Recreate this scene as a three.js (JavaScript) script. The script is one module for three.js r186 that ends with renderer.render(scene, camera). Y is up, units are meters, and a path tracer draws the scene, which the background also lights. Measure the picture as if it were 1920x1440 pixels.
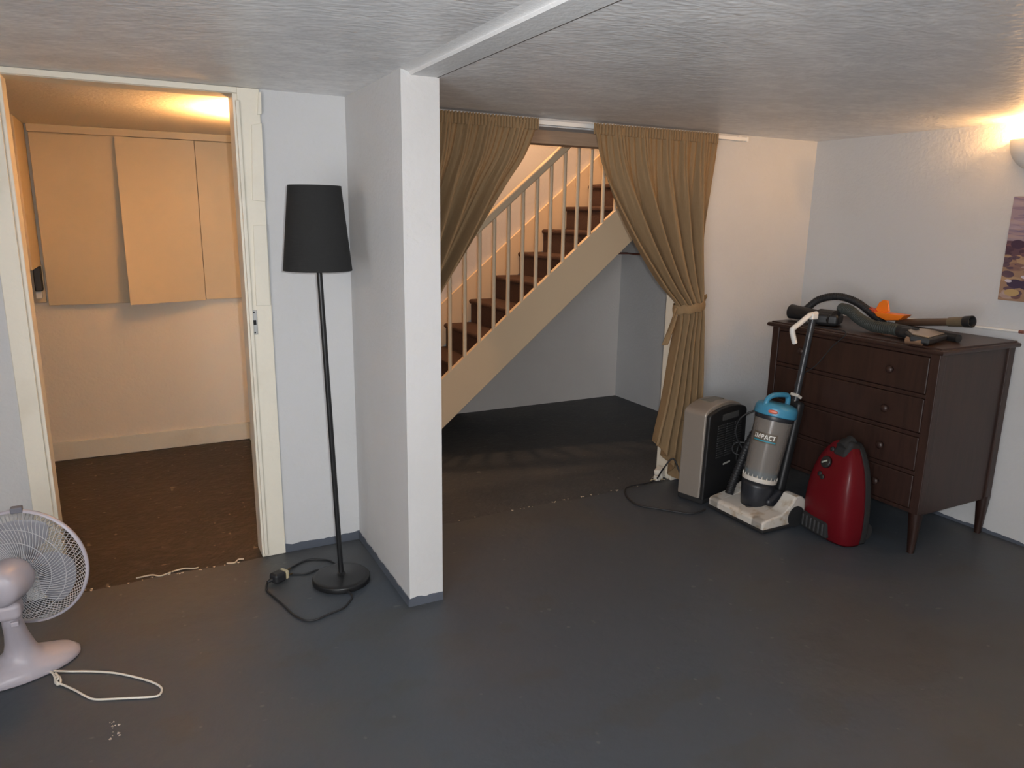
import * as THREE from 'three';
import { RoundedBoxGeometry } from 'three/addons/geometries/RoundedBoxGeometry.js';
import { RectAreaLightUniformsLib } from 'three/addons/lights/RectAreaLightUniformsLib.js';
import { mergeGeometries } from 'three/addons/utils/BufferGeometryUtils.js';

// ---------------------------------------------------------------- camera
const scene = new THREE.Scene();
scene.background = new THREE.Color(0x000000);
const camera = new THREE.PerspectiveCamera(2 * Math.atan(720 / 1373.2) * 180 / Math.PI, 4 / 3, 0.05, 60);
camera.rotation.order = 'YXZ';
camera.position.set(0, 1.5, 0);
camera.rotation.set(-0.2236, -0.4824, 0.0150);
camera.updateMatrixWorld();
scene.add(camera);
const renderer = new THREE.WebGLRenderer({ antialias: true });
renderer.toneMapping = THREE.LinearToneMapping;
renderer.toneMappingExposure = 1.12;
renderer.shadowMap.enabled = true;

// ---------------------------------------------------------------- light: the camera's flash (lamps are lit in their own builders)
const WARM = new THREE.Color(1.0, 0.53, 0.19);
const SOFT_WARM = new THREE.Color(1.0, 0.60, 0.32);
{
  const flash = new THREE.SpotLight(new THREE.Color(0.93, 0.97, 1.0), 9.6, 0, 56 * Math.PI / 180, 1, 2);
  flash.position.set(0.055, 1.53, -0.03);
  const d = new THREE.Vector3(); camera.getWorldDirection(d);
  flash.target.position.copy(flash.position).addScaledVector(d, 3);
  flash.castShadow = true; flash.shadow.radius = 0.6;
  scene.add(flash, flash.target);
}
// dull daylight through the frosted window in the left wall (the window itself is built with the walls)
const WIN = { z0: 0.05, z1: 1.6, y0: 0.4, y1: 1.88 };
RectAreaLightUniformsLib.init();
{
  const w = new THREE.RectAreaLight(new THREE.Color(0.97, 0.98, 1.0), 9, WIN.z1 - WIN.z0, WIN.y1 - WIN.y0);
  w.position.set(-1.73, (WIN.y0 + WIN.y1) / 2, (WIN.z0 + WIN.z1) / 2);
  w.lookAt(3, (WIN.y0 + WIN.y1) / 2, (WIN.z0 + WIN.z1) / 2);
  scene.add(w);
}
function lampLight(pos, color, cd, radius = 2) {
  const l = new THREE.PointLight(color, cd, 0, 2);
  l.position.set(...pos); l.castShadow = true; l.shadow.radius = radius;
  scene.add(l); return l;
}

// ---------------------------------------------------------------- helpers
let seed = 12345;
const rnd = () => { seed = (seed * 1664525 + 1013904223) >>> 0; return seed / 4294967296; };
const V = (x, y, z) => new THREE.Vector3(x, y, z);
// a pixel of the 1920x1440 photograph, met with the plane x=.., y=.. or z=..
function at(px, py, pl) {
  const d = V((px - 960) / 1373.2, -(py - 720) / 1373.2, -1).applyQuaternion(camera.quaternion);
  const k = Object.keys(pl)[0], o = camera.position;
  return o.clone().addScaledVector(d, (pl[k] - o[k]) / d[k]);
}
// uv in metres from the dominant direction of each face
function boxUV(g0) {
  const g = g0.index ? g0.toNonIndexed() : g0;
  const p = g.attributes.position, uv = new Float32Array(p.count * 2);
  const a = V(), b = V(), c = V(), n = V();
  for (let i = 0; i < p.count; i += 3) {
    a.fromBufferAttribute(p, i); b.fromBufferAttribute(p, i + 1); c.fromBufferAttribute(p, i + 2);
    n.copy(b).sub(a).cross(c.clone().sub(a));
    const ax = Math.abs(n.x), ay = Math.abs(n.y), az = Math.abs(n.z);
    [a, b, c].forEach((q, k) => {
      const u = ax > ay && ax > az ? q.z : q.x, v = ay >= ax && ay >= az ? q.z : q.y;
      uv[(i + k) * 2] = u; uv[(i + k) * 2 + 1] = v;
    });
  }
  g.setAttribute('uv', new THREE.BufferAttribute(uv, 2));
  return g;
}
const used = {};
function numbered(n) { const k = used[n] = (used[n] ?? -1) + 1; return k ? `${n}_${String(k).padStart(3, '0')}` : n; }
function mesh(name, geo, mat, parent = scene, keepUV = false) {
  if (Array.isArray(geo)) geo = join(geo);
  const m = new THREE.Mesh(keepUV ? geo : boxUV(geo), mat);
  m.name = parent === scene ? numbered(name) : name; m.castShadow = m.receiveShadow = true;
  parent.add(m); return m;
}
function join(list) {
  return mergeGeometries(list.map(g => { const q = g.index ? g.toNonIndexed() : g.clone(); for (const k of Object.keys(q.attributes)) if (!['position', 'normal', 'uv'].includes(k)) q.deleteAttribute(k); if (!q.attributes.uv) q.setAttribute('uv', new THREE.BufferAttribute(new Float32Array(q.attributes.position.count * 2), 2)); return q; }));
}
function tag(o, label, category, group) { o.userData.label = label; o.userData.category = category; if (group) o.userData.group = group; return o; }
function thing(name, label, category, pos = [0, 0, 0], turn = 0, group) {
  const g = new THREE.Group(); g.name = numbered(name); g.position.set(...pos); g.rotation.y = turn; scene.add(g);
  return tag(g, label, category, group);
}
function struct(name, geo, mat, label) {
  const m = mesh(name, geo, mat); m.userData.kind = 'structure'; m.userData.label = label; m.userData.category = name.split('_')[0]; return m;
}
function bx(x0, x1, y0, y1, z0, z1, r = 0) {
  if (x0 > x1) [x0, x1] = [x1, x0]; if (y0 > y1) [y0, y1] = [y1, y0]; if (z0 > z1) [z0, z1] = [z1, z0];
  const w = x1 - x0, h = y1 - y0, d = z1 - z0;
  const g = r ? new RoundedBoxGeometry(w, h, d, 2, Math.min(r, w / 2.01, h / 2.01, d / 2.01)) : new THREE.BoxGeometry(w, h, d);
  return g.translate((x0 + x1) / 2, (y0 + y1) / 2, (z0 + z1) / 2);
}
function tube(pts, r, seg = 60, rs = 10, closed = false, tension = 0.5) {
  return new THREE.TubeGeometry(new THREE.CatmullRomCurve3(pts.map(p => p.isVector3 ? p : V(...p)), closed, 'catmullrom', tension), seg, r, rs, closed);
}
function bar(a, b, r0, r1 = r0, rs = 20, open = false) {
  a = a.isVector3 ? a : V(...a); b = b.isVector3 ? b : V(...b);
  const d = b.clone().sub(a), g = new THREE.CylinderGeometry(r1, r0, d.length(), rs, 1, open);
  g.applyQuaternion(new THREE.Quaternion().setFromUnitVectors(V(0, 1, 0), d.clone().normalize()));
  return g.translate((a.x + b.x) / 2, (a.y + b.y) / 2, (a.z + b.z) / 2);
}
// rectangular bar from a to b: w across (horizontal-ish), h up
function beam(a, b, w, h, r = 0) {
  a = a.isVector3 ? a : V(...a); b = b.isVector3 ? b : V(...b);
  const d = b.clone().sub(a), L = d.length();
  const g = r ? new RoundedBoxGeometry(L, h, w, 2, r) : new THREE.BoxGeometry(L, h, w);
  g.applyQuaternion(new THREE.Quaternion().setFromUnitVectors(V(1, 0, 0), d.normalize()));
  return g.translate((a.x + b.x) / 2, (a.y + b.y) / 2, (a.z + b.z) / 2);
}
const lathe = (pts, seg = 40, p0 = 0, pl = Math.PI * 2) => new THREE.LatheGeometry(pts.map(p => new THREE.Vector2(p[0], p[1])), seg, p0, pl);
function poly(pts) { const s = new THREE.Shape(); pts.forEach(([x, y], i) => i ? s.lineTo(x, y) : s.moveTo(x, y)); s.closePath(); return s; }
function extr(shape, depth, bevel = 0, curve = 12) {
  return new THREE.ExtrudeGeometry(shape, { depth: depth - 2 * bevel, bevelEnabled: bevel > 0, bevelThickness: bevel, bevelSize: bevel, bevelOffset: -bevel, bevelSegments: 2, curveSegments: curve }).translate(0, 0, bevel);
}
// smooth surface through rows of points: rows[j][i] -> Vector3
function sheet(rows, thick = 0, closedU = false) {
  const nv = rows.length, nu = rows[0].length, pos = [], idx = [];
  const layer = off => {
    const base = pos.length / 3;
    for (let j = 0; j < nv; j++) for (let i = 0; i < nu; i++) {
      const p = rows[j][i];
      let q = p;
      if (off) {
        const l = rows[j][Math.max(0, i - 1)], r = rows[j][Math.min(nu - 1, i + 1)], u = rows[Math.max(0, j - 1)][i], d = rows[Math.min(nv - 1, j + 1)][i];
        q = p.clone().addScaledVector(r.clone().sub(l).cross(d.clone().sub(u)).normalize(), off);
      }
      pos.push(q.x, q.y, q.z);
    }
    return base;
  };
  const quad = (a, b, c, d, flip) => flip ? idx.push(a, c, b, b, c, d) : idx.push(a, b, c, b, d, c);
  const A = layer(0), B = thick ? layer(thick) : 0;
  for (let j = 0; j < nv - 1; j++) for (let i = 0; i < nu - 1; i++) {
    const k = j * nu + i;
    quad(A + k, A + k + 1, A + k + nu, A + k + nu + 1, false);
    if (thick) quad(B + k, B + k + 1, B + k + nu, B + k + nu + 1, true);
  }
  if (thick) {
    for (let j = 0; j < nv - 1; j++) for (const i of [0, nu - 1]) { const k = j * nu + i; quad(A + k, B + k, A + k + nu, B + k + nu, i === 0); }
    for (let i = 0; i < nu - 1; i++) for (const j of [0, nv - 1]) { const k = j * nu + i; quad(A + k, B + k, A + k + 1, B + k + 1, j !== 0); }
  }
  const g = new THREE.BufferGeometry();
  g.setAttribute('position', new THREE.Float32BufferAttribute(pos, 3)); g.setIndex(idx); g.computeVertexNormals();
  return g;
}
function interp(keys, t) { // keys [[t, v], ...] ascending, smooth
  if (t <= keys[0][0]) return keys[0][1];
  for (let i = 1; i < keys.length; i++) if (t <= keys[i][0]) {
    const k0 = keys[Math.max(0, i - 2)], a = keys[i - 1], b = keys[i], k3 = keys[Math.min(keys.length - 1, i + 1)];
    const s = (t - a[0]) / (b[0] - a[0]), h = b[0] - a[0];
    const m0 = (b[1] - k0[1]) / (b[0] - k0[0]) * h, m1 = (k3[1] - a[1]) / (k3[0] - a[0]) * h;
    return (2 * s ** 3 - 3 * s * s + 1) * a[1] + (s ** 3 - 2 * s * s + s) * m0 + (-2 * s ** 3 + 3 * s * s) * b[1] + (s ** 3 - s * s) * m1;
  }
  return keys[keys.length - 1][1];
}
const clamp = (x, a = 0, b = 1) => Math.min(b, Math.max(a, x));
const sstep = (a, b, x) => { const t = clamp((x - a) / (b - a)); return t * t * (3 - 2 * t); };

// ---------------------------------------------------------------- procedural textures
const lat = new Float32Array(65536); for (let i = 0; i < 65536; i++) lat[i] = rnd();
const hsh = (x, y, s) => lat[((x * 73 + y * 1721 + s * 9173) & 65535)];
function vn(x, y, px, py, s) { // tileable value noise, period px,py
  const x0 = Math.floor(x), y0 = Math.floor(y), fx = x - x0, fy = y - y0;
  const w = (a, n) => ((a % n) + n) % n, u = fx * fx * (3 - 2 * fx), v = fy * fy * (3 - 2 * fy);
  const a = hsh(w(x0, px), w(y0, py), s), b = hsh(w(x0 + 1, px), w(y0, py), s), c = hsh(w(x0, px), w(y0 + 1, py), s), d = hsh(w(x0 + 1, px), w(y0 + 1, py), s);
  return a + (b - a) * u + (c - a) * v + (a - b - c + d) * u * v;
}
function fbm(u, v, fx, fy, oct, s) { let t = 0, a = 0.5, n = 0; for (let i = 0; i < oct; i++) { t += a * vn(u * fx, v * fy, fx, fy, s + i); n += a; a *= 0.55; fx *= 2; fy *= 2; } return t / n; }
function tex(size, metres, fn, srgb) { // fn(u,v) -> [r,g,b] 0..1 linear or grey
  const [w, h] = Array.isArray(size) ? size : [size, size];
  const d = new Uint8Array(w * h * 4);
  for (let y = 0; y < h; y++) for (let x = 0; x < w; x++) {
    const r = fn(x / w, y / h), k = (y * w + x) * 4;
    for (let c = 0; c < 3; c++) { let q = clamp(Array.isArray(r) ? r[c] : r); if (srgb) q = q <= 0.0031308 ? 12.92 * q : 1.055 * q ** (1 / 2.4) - 0.055; d[k + c] = Math.round(q * 255); }
    d[k + 3] = 255;
  }
  const t = new THREE.DataTexture(d, w, h);
  t.wrapS = t.wrapT = THREE.RepeatWrapping; t.magFilter = THREE.LinearFilter; t.minFilter = THREE.LinearMipmapLinearFilter; t.generateMipmaps = true;
  const m = Array.isArray(metres) ? metres : [metres, metres];
  t.repeat.set(1 / m[0], 1 / m[1]);
  if (srgb) t.colorSpace = THREE.SRGBColorSpace;
  t.needsUpdate = true; return t;
}
const mixc = (a, b, t) => a.map((q, i) => q + (b[i] - q) * t);
const paintMap = (base, dirt, amt, metres = 1.6, s = 1) => tex(512, metres, (u, v) => {
  const m = fbm(u, v, 3, 3, 4, s), f = fbm(u, v, 60, 60, 2, s + 9);
  return mixc(base, dirt, clamp(amt * (sstep(0.45, 0.8, m) + 0.35 * (f - 0.5))));
}, true);
const bumpTex = (metres, fx, fy, oct, s) => tex(512, metres, (u, v) => fbm(u, v, fx, fy, oct, s));
const M = {};
const std = (o) => new THREE.MeshStandardMaterial({ side: THREE.DoubleSide, ...o });
const phys = (o) => new THREE.MeshPhysicalMaterial({ side: THREE.DoubleSide, ...o });
const lin = (r, g, b) => new THREE.Color().setRGB(r, g, b);

const wallBump = bumpTex(0.5, 40, 40, 3, 21);
M.wall = std({ map: paintMap([0.580, 0.580, 0.582], [0.515, 0.512, 0.508], 0.35), bumpMap: wallBump, bumpScale: 0.0012, roughness: 0.75 });
M.innerWall = std({ map: paintMap([0.84, 0.75, 0.63], [0.77, 0.68, 0.565], 0.35, 1.6, 4), bumpMap: wallBump, bumpScale: 0.0014, roughness: 0.8 });
M.stairWall = std({ map: paintMap([0.74, 0.70, 0.665], [0.64, 0.60, 0.57], 0.35, 1.6, 5), bumpMap: wallBump, bumpScale: 0.001, roughness: 0.8 });
// brushed, textured plaster ceiling with a silky paint
M.ceiling = std({
  map: tex(1024, 1.9, (u, v) => { const m = fbm(u, v, 6, 7, 5, 31), b = fbm(u, v, 70, 150, 2, 33), q = fbm(u + 0.03 * m, v, 22, 40, 3, 35); return mixc([0.76, 0.76, 0.77], [0.94, 0.94, 0.94], clamp(sstep(0.3, 0.75, m) * 0.45 + sstep(0.35, 0.7, q) * 0.4 + (b - 0.5) * 0.7)); }, true),
  bumpMap: tex(1024, 1.9, (u, v) => { const a = fbm(u, v, 5, 5, 2, 36); return fbm(u + 0.04 * a, v + 0.04 * a, 90, 170, 2, 33) * 0.7 + fbm(u, v, 24, 40, 3, 37) * 0.3; }), bumpScale: 0.0026, roughness: 0.4,
});
M.beamPaint = std({ map: paintMap([0.80, 0.80, 0.80], [0.72, 0.72, 0.72], 0.5, 1.2, 6), bumpMap: wallBump, bumpScale: 0.001, roughness: 0.6 });
// grey-blue floor paint, scuffed
M.floor = std({
  map: tex(1024, 3.2, (u, v) => {
    const m = fbm(u, v, 4, 4, 5, 41), f = fbm(u, v, 90, 90, 2, 45), sc = fbm(u, v, 14, 22, 4, 47);
    let c = mixc([0.056, 0.067, 0.080], [0.066, 0.068, 0.071], sstep(0.4, 0.68, m));
    c = mixc(c, [0.055, 0.057, 0.058], sstep(0.60, 0.74, sc) * 0.45);
    c = mixc(c, [0.22, 0.21, 0.20], sstep(0.86, 0.93, f) * 0.3);
    return c;
  }, true),
  bumpMap: bumpTex(1.0, 30, 30, 4, 51), bumpScale: 0.0012,
  roughnessMap: tex(512, 2.3, (u, v) => { const r = 0.38 + 0.22 * fbm(u, v, 5, 5, 4, 53); return [r, r, r]; }), roughness: 1,
});
M.skirtPaint = std({ map: paintMap([0.092, 0.104, 0.130], [0.075, 0.080, 0.092], 0.6, 0.7, 8), roughness: 0.45 });
M.brownFloor = std({
  map: tex(512, 1.9, (u, v) => { const m = fbm(u, v, 4, 4, 5, 61), f = fbm(u, v, 40, 60, 3, 63), sp = fbm(u, v, 70, 70, 1, 64); let c = mixc([0.030, 0.022, 0.018], [0.021, 0.0155, 0.0125], sstep(0.35, 0.7, m)); c = mixc(c, [0.050, 0.037, 0.029], sstep(0.55, 0.75, f) * 0.6); return mixc(c, [0.30, 0.24, 0.18], sstep(0.93, 0.97, sp) * 0.5); }, true),
  bumpMap: bumpTex(0.6, 30, 30, 4, 65), bumpScale: 0.003, roughness: 0.62,
});
M.blackFloor = std({
  map: tex(512, 1.7, (u, v) => { const m = fbm(u, v, 4, 4, 5, 71), f = fbm(u, v, 30, 50, 3, 73), sp = fbm(u, v, 80, 80, 1, 74); let c = mixc([0.050, 0.055, 0.061], [0.064, 0.065, 0.066], sstep(0.4, 0.7, m)); c = mixc(c, [0.085, 0.086, 0.087], sstep(0.62, 0.78, f) * 0.5); return mixc(c, [0.30, 0.29, 0.27], sstep(0.95, 0.985, sp) * 0.4); }, true),
  bumpMap: bumpTex(0.6, 30, 30, 4, 75), bumpScale: 0.003, roughness: 0.6,
});
M.cream = std({ map: paintMap([0.78, 0.73, 0.62], [0.66, 0.60, 0.48], 0.6, 0.8, 11), roughness: 0.45, bumpMap: wallBump, bumpScale: 0.0006 });
M.stairCream = std({ map: paintMap([0.93, 0.71, 0.47], [0.86, 0.64, 0.41], 0.5, 0.9, 12), roughness: 0.5 });
M.railWood = std({ map: paintMap([0.93, 0.74, 0.51], [0.88, 0.68, 0.45], 0.5, 0.7, 13), roughness: 0.45 });
M.board = std({ map: paintMap([0.64, 0.53, 0.37], [0.58, 0.48, 0.33], 0.5, 0.9, 14), roughness: 0.6 });
M.white = std({ color: lin(0.78, 0.77, 0.74), roughness: 0.45 });
M.carpet = std({ map: tex(256, 0.25, (u, v) => mixc([0.060, 0.030, 0.021], [0.105, 0.055, 0.038], fbm(u, v, 60, 60, 2, 81)), true), bumpMap: bumpTex(0.2, 60, 60, 2, 82), bumpScale: 0.002, roughness: 0.95 });
const weave = tex(256, 0.08, (u, v) => 0.5 + 0.25 * Math.sin(u * Math.PI * 2 * 24) + 0.25 * Math.sin(v * Math.PI * 2 * 24));
M.curtain = phys({ map: tex(512, 0.5, (u, v) => mixc([0.275, 0.180, 0.092], [0.235, 0.150, 0.073], fbm(u, v, 120, 16, 3, 91)), true), bumpMap: weave, bumpScale: 0.0005, roughness: 0.85, sheen: 0.25, sheenRoughness: 0.6, sheenColor: lin(0.5, 0.38, 0.22) });
M.black = std({ color: lin(0.016, 0.016, 0.017), roughness: 0.45 });
M.blackMatt = std({ color: lin(0.014, 0.014, 0.015), roughness: 0.8 });
M.blackMetal = std({ color: lin(0.012, 0.012, 0.013), roughness: 0.35 });
M.shade = std({ color: lin(0.0145, 0.0145, 0.0145), bumpMap: weave, bumpScale: 0.0004, roughness: 0.9 });
M.rubber = std({ color: lin(0.018, 0.018, 0.02), roughness: 0.55 });
M.fanWhite = std({ color: lin(0.45, 0.42, 0.47), roughness: 0.35 });
M.fanWire = std({ color: lin(0.50, 0.50, 0.52), roughness: 0.4 });
M.fanBlade = phys({ color: lin(0.40, 0.40, 0.44), roughness: 0.35, transmission: 0.25, thickness: 0 });
M.fanGrey = std({ color: lin(0.16, 0.16, 0.19), roughness: 0.5 });
M.cordWhite = std({ color: lin(0.72, 0.68, 0.60), roughness: 0.5 });
function woodMap(a, b, metres, s, fx = 3, fy = 40) { return tex(512, metres, (u, v) => { const g = fbm(u, v, fx, fy, 4, s), p = fbm(u, v, fx * 4, fy * 4, 2, s + 5), q = fbm(u, v, 3, 3, 3, s + 9); return mixc(a, b, clamp(sstep(0.3, 0.7, g) * 0.7 + (p - 0.5) * 0.5 + (q - 0.5) * 0.4)); }, true); }
M.mahogany = phys({ map: woodMap([0.036, 0.0155, 0.011], [0.020, 0.009, 0.0068], 0.6, 101, 40, 3), roughness: 0.45, clearcoat: 0.25, clearcoatRoughness: 0.35 });
M.brass = std({ color: lin(0.12, 0.075, 0.03), metalness: 0.8, roughness: 0.45 });

// ---------------------------------------------------------------- the setting
const XL = -1.75, XR = 3.69, ZB = -3.2, ZB2 = -3.32, ZF = 1.7, ZR = -5.1, HL = 1.980, HR = 1.963, HB = 1.9625;
// floors: the painted floor ends in a ragged line below the partition
{
  const s = new THREE.Shape(); // x, -z
  s.moveTo(XL - 0.1, -ZF - 0.1); s.lineTo(XR + 0.1, -ZF - 0.1); s.lineTo(XR + 0.1, 3.19);
  const n = 260;
  for (let i = n; i >= 0; i--) { const x = XL - 0.1 + (XR - XL + 0.2) * i / n; s.lineTo(x, 3.185 + 0.030 * (fbm(i / n, 0.3, 30, 1, 4, 7) - 0.5) * 2); }
  s.closePath();
  struct('floor', new THREE.ExtrudeGeometry(s, { depth: 0.1, bevelEnabled: false }).rotateX(-Math.PI / 2).translate(0, -0.1, 0), M.floor, 'grey-blue painted concrete floor of the main room');
  struct('floor_inner', bx(XL - 0.1, 0.76, -0.15, -0.004, ZR - 0.1, ZB + 0.05), M.brownFloor, 'dark brown bare floor of the small room beyond the doorway');
  struct('floor_alcove', bx(0.76, XR + 0.1, -0.15, -0.004, ZR - 0.1, ZB + 0.05), M.blackFloor, 'black bare floor under the stairs');
}
// partition with the doorway and the alcove opening, one slab cut through
{
  const s = poly([[XL, -0.02], [XR, -0.02], [XR, 2.2], [XL, 2.2]]);
  const hole = (x0, x1, y0, y1) => { const p = new THREE.Path(); p.moveTo(x0, y0); p.lineTo(x0, y1); p.lineTo(x1, y1); p.lineTo(x1, y0); p.closePath(); s.holes.push(p); };
  hole(-0.345, 0.442, -0.019, 1.966);
  hole(1.008, 2.765, -0.019, 1.925);
  struct('wall_back', extr(s, 0.12).translate(0, 0, ZB2), M.wall, 'white painted partition wall with a doorway and the curtained opening to the stairs');
}
struct('wall_stub', bx(0.869, 1.008, -0.02, 2.1, -2.496, ZB2 - 0.0), M.wall, 'narrow white stub wall standing out from the partition beside the floor lamp');
struct('wall_right', [bx(XR, XR + 0.12, -0.02, 2.1, ZR - 0.1, ZF + 0.1), bx(XR, XR + 0.12, 2.1, 4.3, -4.28, ZF)], M.wall, 'white wall with the picture and the bowl lamp');
{
  const a = XL - 0.12, b = XL, W = WIN;
  struct('wall_left', [bx(a, b, -0.02, 2.2, ZR - 0.1, W.z0), bx(a, b, -0.02, 2.2, W.z1, ZF + 0.1), bx(a, b, -0.02, W.y0, W.z0, W.z1), bx(a, b, W.y1, 2.2, W.z0, W.z1)], M.wall, 'plain white wall with a frosted window');
  const g = new THREE.Group(); g.name = 'window_1'; g.position.set(XL - 0.05, W.y0, (W.z0 + W.z1) / 2); scene.add(g);
  g.userData = { kind: 'structure', label: 'frosted basement window in a white frame', category: 'window' };
  const hw = (W.z1 - W.z0) / 2, h = W.y1 - W.y0;
  mesh('window_frame', [bx(-0.03, 0.03, 0, 0.05, -hw, hw), bx(-0.03, 0.03, h - 0.05, h, -hw, hw), bx(-0.03, 0.03, 0.05, h - 0.05, -hw, -hw + 0.05), bx(-0.03, 0.03, 0.05, h - 0.05, hw - 0.05, hw), bx(-0.025, 0.025, 0.05, h - 0.05, -0.025, 0.025)], M.cream, g);
  for (const k of [-1, 1]) mesh('pane', bx(-0.005, 0.005, 0.05, h - 0.05, k < 0 ? -hw + 0.05 : 0.025, k < 0 ? -0.025 : hw - 0.05), new THREE.MeshStandardMaterial({ color: 0xdddddd, roughness: 0.6, emissive: new THREE.Color(0.95, 0.98, 1), emissiveIntensity: 0.8 }), g);
}
struct('wall_upper', bx(XL - 0.1, 0.66, 2.15, 2.3, ZR - 0.1, ZB2), M.wall, 'slab above the small room');
struct('wall_front', bx(XL - 0.1, XR + 0.1, -0.02, 2.2, ZF, ZF + 0.12), M.wall, 'plain white wall facing the partition');
struct('wall_far', bx(XL, 0.70, -0.02, 2.2, ZR - 0.12, ZR), M.innerWall, 'cream wall of the small room beyond the doorway');
struct('wall_stairs', bx(0.70, 5.2, -0.02, 4.3, ZR - 0.12, ZR), M.stairWall, 'pale wall beside the stairs');
struct('wall_divider', [bx(0.658, 0.758, -0.02, 2.1, ZR, ZB2), bx(0.658, 0.758, 2.1, 4.3, ZR, -4.28)], M.innerWall, 'cream wall between the small room and the stairs');
// ceilings
struct('ceiling', bx(XL - 0.1, 0.91, HL, HL + 0.2, ZB - 0.005, ZF + 0.1), M.ceiling, 'grey-white brushed plaster ceiling');
struct('ceiling_right', bx(1.0, XR + 0.1, HR, HR + 0.2, ZB - 0.005, ZF + 0.1), M.ceiling, 'grey-white brushed plaster ceiling on the curtain side');
struct('ceiling_inner', bx(XL - 0.1, 0.70, 1.972, 2.2, ZR - 0.1, ZB2 + 0.01), M.innerWall, 'cream ceiling of the small room');
struct('ceiling_alcove', bx(0.70, XR + 0.1, 1.99, 2.2, -4.28, ZB2 + 0.01), M.stairWall, 'ceiling in front of the stairwell');
struct('ceiling_stairwell', bx(0.6, 5.3, 4.2, 4.35, ZR - 0.1, -4.18), M.stairWall, 'ceiling high above the stairs');
struct('wall_stairwell', [bx(0.65, 5.2, 2.2, 4.3, -4.28, -4.18), bx(5.1, 5.22, 2.0, 4.3, ZR, -4.2)], M.stairWall, 'walls round the upper stairwell');
struct('floor_landing', bx(XR - 0.02, 5.2, 2.0, 2.107, ZR, -4.2), M.carpet, 'carpeted landing at the top of the stairs');
// boxed beam between the two ceilings, its left edge coved
{
  const s = new THREE.Shape();
  s.moveTo(1.0, HB); s.lineTo(0.905, HB); s.lineTo(0.898, HB + 0.006); s.quadraticCurveTo(0.894, HL - 0.004, 0.855, HL + 0.001); s.lineTo(0.855, HL + 0.06); s.lineTo(1.0, HL + 0.06); s.closePath();
  struct('beam', new THREE.ExtrudeGeometry(s, { depth: ZF + 2.50, bevelEnabled: false, curveSegments: 8 }).translate(0, 0, -2.50), M.beamPaint, 'shallow white ceiling beam running from the stub wall').userData.category = 'beam';
}
struct('trim_3', bx(0.9995, 1.0030, HR - 0.0012, HR + 0.02, -2.5, ZF), std({ color: lin(0.09, 0.075, 0.065), roughness: 0.9 }), 'thin dark crack along the edge of the ceiling beam');
// lintel and reveal trim of the stair opening
struct('trim_1', bx(0.76, 3.0, 1.862, 1.995, -3.42, -3.33, 0.004), std({ map: woodMap([0.44, 0.29, 0.19], [0.36, 0.23, 0.15], 0.6, 121), roughness: 0.6 }), 'tan lintel board behind the curtain rail');
struct('trim_2', [bx(2.742, 2.770, -0.004, 1.93, -3.335, -3.195, 0.003)], M.cream, 'cream edge board of the stair opening');
// painted skirting band: floor paint carried up the wall with a brushed ragged edge
function band(name, x0, z0, x1, z1, h, s, label) {
  const L = Math.hypot(x1 - x0, z1 - z0), n = Math.max(6, Math.round(L / 0.006)), sh = new THREE.Shape();
  sh.moveTo(0, -0.008); sh.lineTo(L, -0.008);
  for (let i = n; i >= 0; i--) sh.lineTo(L * i / n, h + 0.016 * (fbm(i / n, 0.7, Math.max(2, Math.round(L * 30)), 1, 4, s) - 0.5));
  sh.closePath();
  const g = new THREE.ExtrudeGeometry(sh, { depth: 0.0025, bevelEnabled: false });
  g.rotateY(-Math.atan2(z1 - z0, x1 - x0)).translate(x0, 0, z0);
  struct(name, g, M.skirtPaint, label);
}
band('baseboard_back', 0.527, ZB, 0.869, ZB, 0.036, 3, 'blue-grey paint band at the foot of the wall behind the lamp');
band('baseboard_left', 0.8665, ZB, 0.8665, -2.496, 0.036, 5, 'blue-grey paint band along the stub wall');
band('baseboard_stub', 0.8665, -2.496, 1.0085, -2.496, 0.036, 9, 'blue-grey paint band on the end of the stub wall');
band('baseboard_right', 3.688, -3.2, 3.688, 1.7, 0.016, 14, 'thin grey paint edge at the foot of the right wall');
// skirting board in the small room
struct('baseboard_far', bx(XL, 0.658, -0.004, 0.112, ZR, ZR + 0.018, 0.004), M.cream, 'cream wooden skirting board in the small room');
struct('baseboard_divider', bx(0.640, 0.658, -0.004, 0.112, ZR, ZB2, 0.004), M.cream, 'cream wooden skirting board along the side wall of the small room');

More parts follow.
